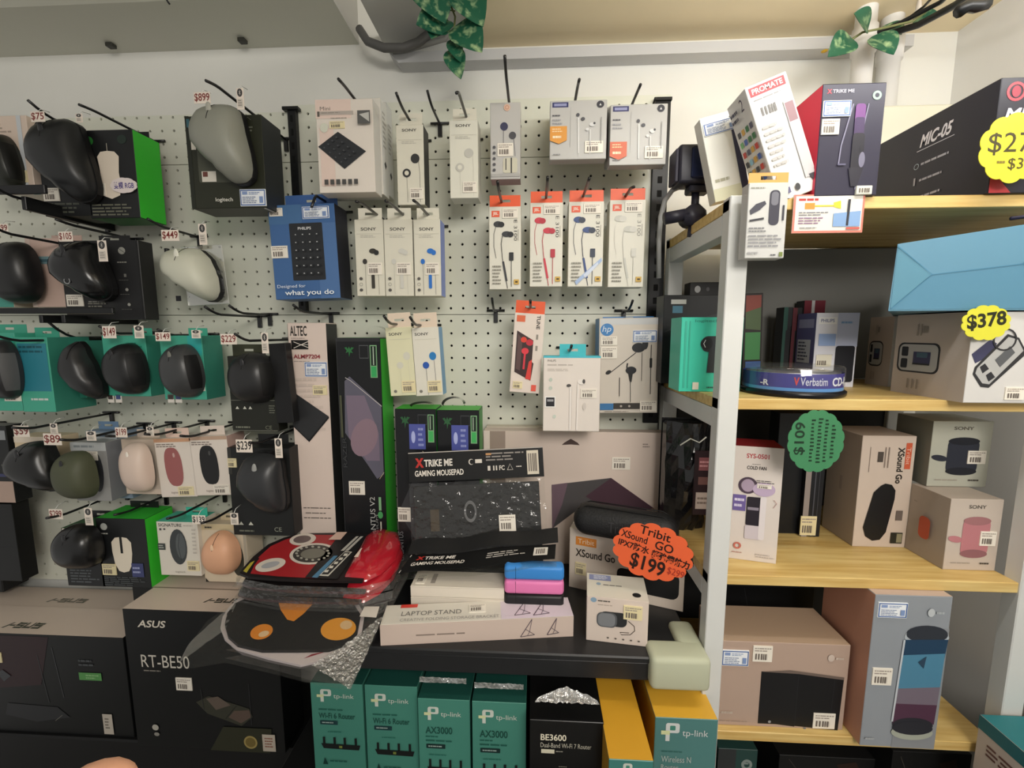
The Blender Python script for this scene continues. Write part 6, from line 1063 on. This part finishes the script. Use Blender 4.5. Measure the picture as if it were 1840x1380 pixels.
m.poly([fb.at(.02, .03, 2), fb.at(.01, .97, 2), fb.at(.235, .5, 6)], mat('#56869b', .45)); m.poly([fb.at(.01, .98, 2), fb.at(.99, .98, 2), fb.at(.76, .47, 7), fb.at(.24, .51, 7)], mat('#54839c', .45)); m.poly([fb.at(.99, .98, 2), fb.at(.99, .03, 2), fb.at(.77, .46, 6)], mat('#618fab', .45))
draw(m, fb, [('l', [(.01, .03), (.24, .5), (.01, .97)], .9, fl), ('l', [(.99, .03), (.76, .46), (.99, .97)], .9, fl), ('l', [(.24, .5), (.76, .46)], .7, fl)], 9)
m.build('base_folds', r)
m = MB(); m.tube([(.03, .0, Hd+.001), (.05, -.002, Hd+.003), (.085, 0, Hd+.003)], .0022, mat('#23233a', .5), 6); m.build('handle_cord', r)
# disc spindle
sp = PY(1418, 700, -.212); r = root('disc_spindle', 'clear cake box of recordable discs with a purple band', 'disc spindle', (sp.x, -.214, Z2))
m = MB(); m.lathe([(0, .0), (.066, 0), (.0675, .002), (.0675, .007), (.064, .009), (0, .009)], mat('#101014', .25), 40); m.build('base', r)
m = MB(); m.lathe([(.0632, .0092), (.0632, .033)], mat('#2f2c86', .3), 48); m.lathe([(.0634, .0092), (.0634, .0135)], mat('#4f8fd0', .3), 48)
def arc(s, a0, a1, z0, z1, c, o={}):
    vs, fs = text_geo(s, o.get('b', 0), o.get('sh', 0)); P_ = []
    for x, y in vs: a = rad(a0+(a1-a0)*x); P_.append((.0637*math.cos(a), .0637*math.sin(a), z0+(z1-z0)*y))
    m.mesh(P_, fs, c)
arc('CD-R', 288, 320, .0165, .0285, '#d9dde8', {'b': .03}); arc('Verbatim', 250, 281, .0175, .0285, '#c9cde0', {'b': .01}); arc('V', 243, 249, .0175, .0285, '#c4353a', {'b': .04}); arc('-R', 205, 216, .0155, .0235, '#d9dde8', {'b': .03})
for q in range(3):
    z0 = .0155+q*.0032; P_ = [(.0637*math.cos(rad(a)), .0637*math.sin(rad(a)), z) for a, z in ((324, z0), (334, z0), (334, z0+.0018), (324, z0+.0018))]; m.poly(P_, '#b9bfd8')
m.build('paper_band', r)
m = MB(); m.lathe([(.0645, .0085), (.0648, .012), (.0645, .039), (.063, .0415), (.02, .0422), (0, .0422)], film(.02, .06, .02, 10, gl=.07), 48); m.build('clear_cover', r)
m = MB(); m.lathe([(.0, .0335), (.060, .0335), (.060, .032), (0, .032)], mat('#9a9aa8', .15, .8), 40); m.build('discs', r)
# ---- third shelf
def cb(lab, rc, y, c): return carton('accessory_box', lab, 'box', rc, y, .03, mat(c, .35), [('e', .55, .1, .06, .03, '#77777a')] if 'emblem' in lab else [], zb=Z3)
cb('tall matt black box with an emblem behind the white fan box', (1394, 742, 1444, 955), -.145, '#17181a')
carton('accessory_box', 'narrow black and white striped box beside the tall black box', 'box', (1448, 752, 1482, 958), -.155, .03, mat('#1b1c20', .35), [('r', .0, 0, .3, 1, '#8f8580'), ('r', .5, 0, .56, 1, '#4a4b52'), ('r', .72, 0, .76, 1, '#3a3b40')], [(-.1, .82, .75, .985, 'c')], zb=Z3)
carton('fan_box', 'white box with red side and printed handheld fan, third shelf', 'box', (1314, 803, 1398, 1010), -.240, .05, mat('#d6ccc4', .4),
    [('t', 'SYS-0501', .28, .06, .72, .1, '#b3444a', {'b': .02}), ('x', .4, .145, .62, .155, 1, '#77706c'), ('t', 'COLD FAN', .3, .165, .68, .195, '#3a3434', {'b': .02}), ('g', .34, .335, .19, '#4a3a48', .0035), ('e', .34, .335, .13, .055, '#a492a4'), ('e', .66, .36, .22, .06, '#b8a4bc'), ('x', .5, .28, .86, .31, 2, '#55504e'), ('r', .06, .42, .32, .56, '#6a5a94'), ('x', .09, .44, .29, .54, 2, '#d4cce0'), ('rr', .34, .43, .62, .68, 2.4, '#241f28'), ('r', .36, .52, .58, .545, '#8a8290'), ('rr', .33, .68, .64, .8, 2, '#c9bfc4'), ('rr', .6, .42, .72, .8, 3, '#dcd4d4'), ('l', [(.86, .44), (.92, .47), (.86, .51)], .8, '#b38a86'), ('g', .2, .87, .08, '#c06a5c', .0025), ('x', .1, .92, .35, .94, 1, '#b38a82'), ('x', .58, .92, .95, .96, 2, '#b3aaa6')],
    [(.52, .315, .8, .35)], sides={'L': mat('#8a2028', .4), 'T': '#8a1f28'}, zb=Z3, yaw=-13)
starcard('price_sign', 'green scalloped handwritten price sign hanging under the second shelf', 1466, 793, -.292, 49, 57, mat('#3f7f56', .5), 0, 0, [('t', '$109', .12, .2, .32, .72, '#16301f', {'rot': 270, 'b': .02}), ('x', .4, .14, .47, .84, 12, '#16301f'), ('x', .52, .12, .6, .86, 13, '#16301f'), ('x', .64, .14, .7, .84, 12, '#16301f'), ('x', .76, .22, .83, .78, 9, '#16301f')], 16, dent=.05)
carton('speaker_box', 'tall white carton with a printed upright capsule speaker, third shelf', 'box', (1541, 783, 1637, 979), yfloor(979, Z3), .074, mat('#c8b8aa', .4),
    [('r', .82, .06, .93, .29, '#c4593a'), ('t', 'Tribit', .84, .1, .91, .25, '#e0b8a4', {'rot': 90}), ('t', 'XSound Go', .68, .1, .8, .42, '#2e2823', {'rot': 90, 'b': .03}), ('r', .16, .1, .17, .32, '#8a7c72'), ('r', .44, .1, .46, .28, '#8a7c72'), ('r', .5, .1, .52, .28, '#8a7c72'), ('r', .31, .14, .41, .23, '#4a423c'), ('p', [(.42, .44), (.5, .42), (.62, .43), (.7, .48), (.7, .56), (.6, .86), (.5, .93), (.36, .94), (.22, .9), (.16, .82), (.3, .5)], '#151516'), ('r', .76, .66, .88, .75, '#6a5f58'), ('r', .7, .86, .92, .96, '#2b2a22'), ('r', .81, .87, .91, .95, '#8a8468'), ('L', ('r', .45, .42, .53, .55, '#9a8d82'))], zb=Z3, sides={'L': '#a89a8c'})
def sny(lab, rc, y, zb, pink, h=None):
    c = '#2a2d38' if not pink else '#b3757a'
    return carton('speaker_box', lab, 'box', rc, y, .065, mat('#bdb0a4', .4) if pink else mat('#b0b0a2', .4), [('t', 'SONY', .35, .08, .68, .13, '#5c564e', {'b': .02}), ('rr', .28, .28, .8, .78, 8, c), ('e', .54, .3, .26, .06, '#9a6a6c' if pink else '#1c1e26'), ('e', .54, .76, .26, .06, '#8a5c60' if pink else '#1c1e26'), ('e', .16, .56, .14, .045, c, 10), ('x', .12, .88, .55, .91, 1, '#9a9084'), ('x', .68, .87, .9, .92, 1, '#4a443e')], [(.62, .44, .92, .64, 'w')], sides={'L': '#a3978b' if pink else '#77776c'}, zb=zb, h=h)
r = sny('white box with a printed pink round speaker, lower of the two', (1702, 897, 1797, 1016), yfloor(1016, Z3), Z3, True)
h1 = PY(1750, 897, yfloor(1016, Z3)).z-Z3
m = MB(); X_ = -.0395; draw(m, faces(.079, .065, h1)['L'], [('rr', .38, .38, .66, .7, 7, '#b5543a'), ('x', .2, .2, .3, .23, 1, '#8a8078')], 4); m.build('printed_sticker', r)
sny('white box with a printed black round speaker, on the pink speaker box', (1671, 757, 1779, 877), -.200, Z3+h1+.0005, False)
# black bag of cables behind the front post
c = PY(1244, 850, -.15); r = root('cable_bag', 'glossy black plastic bags of cables behind the front post', 'bag', (c.x, -.12, Z3))
m = MB(); n = 10; vs = []
BG = mat('#1a1a1c', .18, 0, .6, 0, 60, .5)
for i in range(n+1):
    for j in range(n+1):
        x = -.037+.074*i/n; z = .19*j/n; b = math.sin(math.pi*i/n)*(.5+.5*math.sin(math.pi*j/n)); vs.append((x, -.045*b+random.uniform(-.004, .004), z))
m.mesh(vs, [(i*(n+1)+j, (i+1)*(n+1)+j, (i+1)*(n+1)+j+1, i*(n+1)+j+1) for i in range(n) for j in range(n)], BG)
m.mesh([(x, .03, z) for x, y, z in vs], [(i*(n+1)+j+1, (i+1)*(n+1)+j+1, (i+1)*(n+1)+j, i*(n+1)+j) for i in range(n) for j in range(n)], BG)
m.box(-.036, -.004, .0, .036, .029, .186, BG, .004); m.build('bag_skin', r)
m = MB(); g = Fr((-.004, -.049, .15), (.034, 0, 0), (0, 0, -.11), (0, -1, 0)); m.box(-.004, -.049, .04, .03, -.046, .15, mat('#2a1c1e', .4), .0008)
draw(m, g, [('r', .2, .1, .8, .3, '#7d4a4c'), ('x', .24, .14, .76, .26, 2, '#c08a8a'), ('r', .2, .4, .8, .52, '#6a4a44'), ('r', .12, .64, .9, .9, '#b3a498'), ('x', .2, .7, .8, .84, 2, '#77695f')]); m.build('label_card', r)
m = MB(); m.tube([(-.03, -.052, .16), (-.015, -.055, .172), (.0, -.053, .165), (.01, -.055, .175)], .0012, mat('#d8d8cc', .2), 5); m.build('twist_tie', r)
# ---- fourth shelf
carton('speaker_box', 'beige carton with two printed black loudspeakers on the lowest shelf', 'box', (1290, 1155, 1521, 1308), yfloor(1308, Z4), .085, mat('#ae9788', .45),
    [('r', .33, .34, .63, .96, '#141416'), ('p', [(.33, .34), (.62, .35), (.62, .98), (.33, .94)], '#131315'), ('p', [(.62, .35), (.97, .40), (.96, 1.0), (.62, .97)], '#101012'), ('l', [(.62, .36), (.62, .97)], .8, '#26262a'), ('l', [(.9, .4), (.89, .98)], .8, '#232326'), ('p', [(.33, .34), (.55, .31), (.97, .37), (.97, .40), (.62, .35)], '#6a5c54'), ('e', .42, .93, .012, .016, '#8d8d8d'), ('e', .7, .99, .01, .013, '#77797a'), ('e', .855, .15, .025, .04, '#c4b4a8'), ('x', .89, .13, .97, .18, 1, '#bfb0a4'), ('x', .03, .81, .14, .87, 1, '#b9aa9c'), ('x', .02, .93, .3, .95, 1, '#9a887c')],
    [(.01, .1, .22, .28, 'i'), (.25, .04, .4, .22), (.76, .80, .93, .98)], zb=Z4, sides={'T': '#b39a82'})
carton('speaker_box', 'tall grey carton with a printed glowing party speaker at the right of the lowest shelf', 'box', (1559, 1070, 1696, 1333), -.293, .1, mat('#8b9096', .45),
    [('p', [(.5, .2), (1, .2), (1, 1), (.42, 1)], '#85888c'), ('e', .72, .24, .27, .055, '#2c2f38'), ('e', .72, .26, .29, .06, '#a9b0b6'), ('e', .72, .245, .27, .05, '#2b2e36'), ('p', [(.44, .28), (1, .27), (.98, .40), (.44, .42)], '#1f3a54'), ('p', [(.44, .38), (.98, .36), (.97, .60), (.42, .62)], '#4a7d98'), ('p', [(.42, .6), (.97, .58), (.96, .72), (.41, .72)], '#6e6470'), ('p', [(.41, .7), (.96, .7), (.95, .83), (.4, .84)], '#4c2f42'), ('e', .67, .84, .27, .05, '#26272e'), ('l', [(.43, .28), (.39, .82)], 2.6, '#b9bec4'), ('e', .67, .89, .28, .05, '#9fa396'), ('e', .67, .86, .27, .045, '#26272e'), ('p', [(.64, .42), (.74, .38), (.72, .46)], '#2a3f54'), ('e', .73, .1, .045, .026, '#b5babd'), ('x', .8, .085, .95, .115, 1, '#a5aaae'), ('x', .05, .93, .2, .955, 1, '#a5a8aa')],
    [(.04, .045, .42, .14, 'i'), (.06, .47, .32, .58)], zb=Z4, sides={'L': mat('#b98872', .45), 'T': '#b9a59a'})
carton('accessory_box', 'black carton standing behind the beige loudspeaker carton', 'box', (1300, 1052, 1456, 1240), -.10, .05, mat('#19191a', .4), [('l', [(.2, .05), (.26, .4)], 1.2, '#2f2f30'), ('r', 0, .0, 1, .02, '#2c2c2c')], zb=Z4)
carton('accessory_box', 'pale striped carton against the back behind the tall grey carton', 'box', (1600, 1180, 1716, 1262), -.065, .04, mat('#55564a', .45), [('r', .84, .05, .97, .9, '#3f4a38'), ('x', .86, .1, .95, .85, 6, '#77806a')], zb=Z4)
# ---- under the rack and at the right edge
carton('router_box', 'dark teal box on the floor panel under the lowest shelf', 'box', (1284, 1346, 1354, 1560), -.25, .1, mat('#24403c', .4), [('e', .74, .14, .14, .05, '#7f8a86'), ('e', .74, .14, .07, .025, '#24403c'), ('r', .6, .12, .78, .135, '#7f8a86'), ('r', 0, 0, .45, .2, '#2c2f30')], zb=.561)
for lab, rc, y in (('dark carton under the lowest shelf, centre', (1390, 1360, 1560, 1600), -.2), ('dark rounded carton under the lowest shelf, right', (1590, 1352, 1730, 1600), -.23)):
    carton('accessory_box', lab, 'box', rc, y, .1, mat('#141414', .5), [('l', [(.1, .05), (.25, .3)], 1.4, '#3a3632'), ('p', [(.6, .1), (.8, .05), (.9, .3), (.7, .3)], '#2a1c16')], zb=.561)
carton('floor_carton', 'plain white carton standing on the floor under the teal-topped box', 'box', None, 0, .12, mat('#cbbfb2', .5), h=.72, base=(Vector((.636, -.42, 0)), Vector((.752, -.42, 0))))
carton('router_box', 'white box with a teal top and dark print at the lower right frame edge', 'box', None, 0, .142, mat('#c4b6aa', .45), [('L', ('r', 0, 0, 1, .14, '#2c6a70')), ('L', ('p', [(.1, .5), (.7, .45), (.8, .62), (.2, .7)], '#2a2826')), ('L', ('x', .1, .22, .9, .36, 3, '#6a4a44')), ('r', 0, 0, 1, .14, '#2c6a70')], sides={'T': '#2f7a80'}, h=.1425, base=(Vector((.634, -.43, .7205)), Vector((.755, -.43, .7205))))
# ---- the photographer's fingertip
c = CAM + ray(152, 1404)*.12
r = root('person', 'fingertip of the person taking the photo at the bottom edge, bare skin', 'person', c)
SK = bpy.data.materials.new('skin'); SK.use_nodes = True; bs = SK.node_tree.nodes['Principled BSDF']; bs.inputs['Base Color'].default_value = rgb('#cf9a7c'); bs.inputs['Roughness'].default_value = .5; bs.inputs['Subsurface Weight'].default_value = .15; bs.inputs['Subsurface Radius'].default_value = (.004, .002, .001)
def hand():
    bm = bmesh.new(); lay = bm.verts.layers.skin.verify(); V = []
    def chain(pts, par=None):
        last = par
        for x, y, z, q in pts:
            v = bm.verts.new((x, y, z)); v[lay].radius = (q, q); 
            if last is not None: bm.edges.new((last, v))
            last = v; V.append(v)
        return last
    wr = bm.verts.new((.02, -.03, -.19)); wr[lay].radius = (.026, .019); wr[lay].use_root = True
    palm = chain([(.015, -.02, -.13, .032), (.0, -.012, -.085, .030)], wr)
    chain([(.0, -.006, -.055, .0135), (.0, -.002, -.030, .013), (.0, .0, -.010, .0128), (0, 0, .001, .0122)], palm)
    chain([(-.022, -.01, -.06, .010), (-.026, -.022, -.045, .0095), (-.026, -.036, -.052, .009), (-.024, -.042, -.064, .0085)], palm)
    chain([(.022, -.012, -.06, .010), (.026, -.026, -.046, .0095), (.026, -.04, -.054, .009), (.025, -.046, -.066, .0085)], palm)
    chain([(.038, -.016, -.075, .009), (.043, -.028, -.064, .0085), (.042, -.040, -.072, .008)], palm)
    chain([(-.035, -.018, -.12, .012), (-.052, -.026, -.10, .011), (-.058, -.036, -.084, .0095)], V[0])
    me = bpy.data.meshes.new('hand'); bm.to_mesh(me); bm.free(); me.materials.append(SK); o = bpy.data.objects.new('hand', me); COL.objects.link(o); o.parent = r
    o.modifiers.new('skin', 'SKIN').use_smooth_shade = True; sb = o.modifiers.new('sub', 'SUBSURF'); sb.levels = 2; sb.render_levels = 2
    return o
hand()
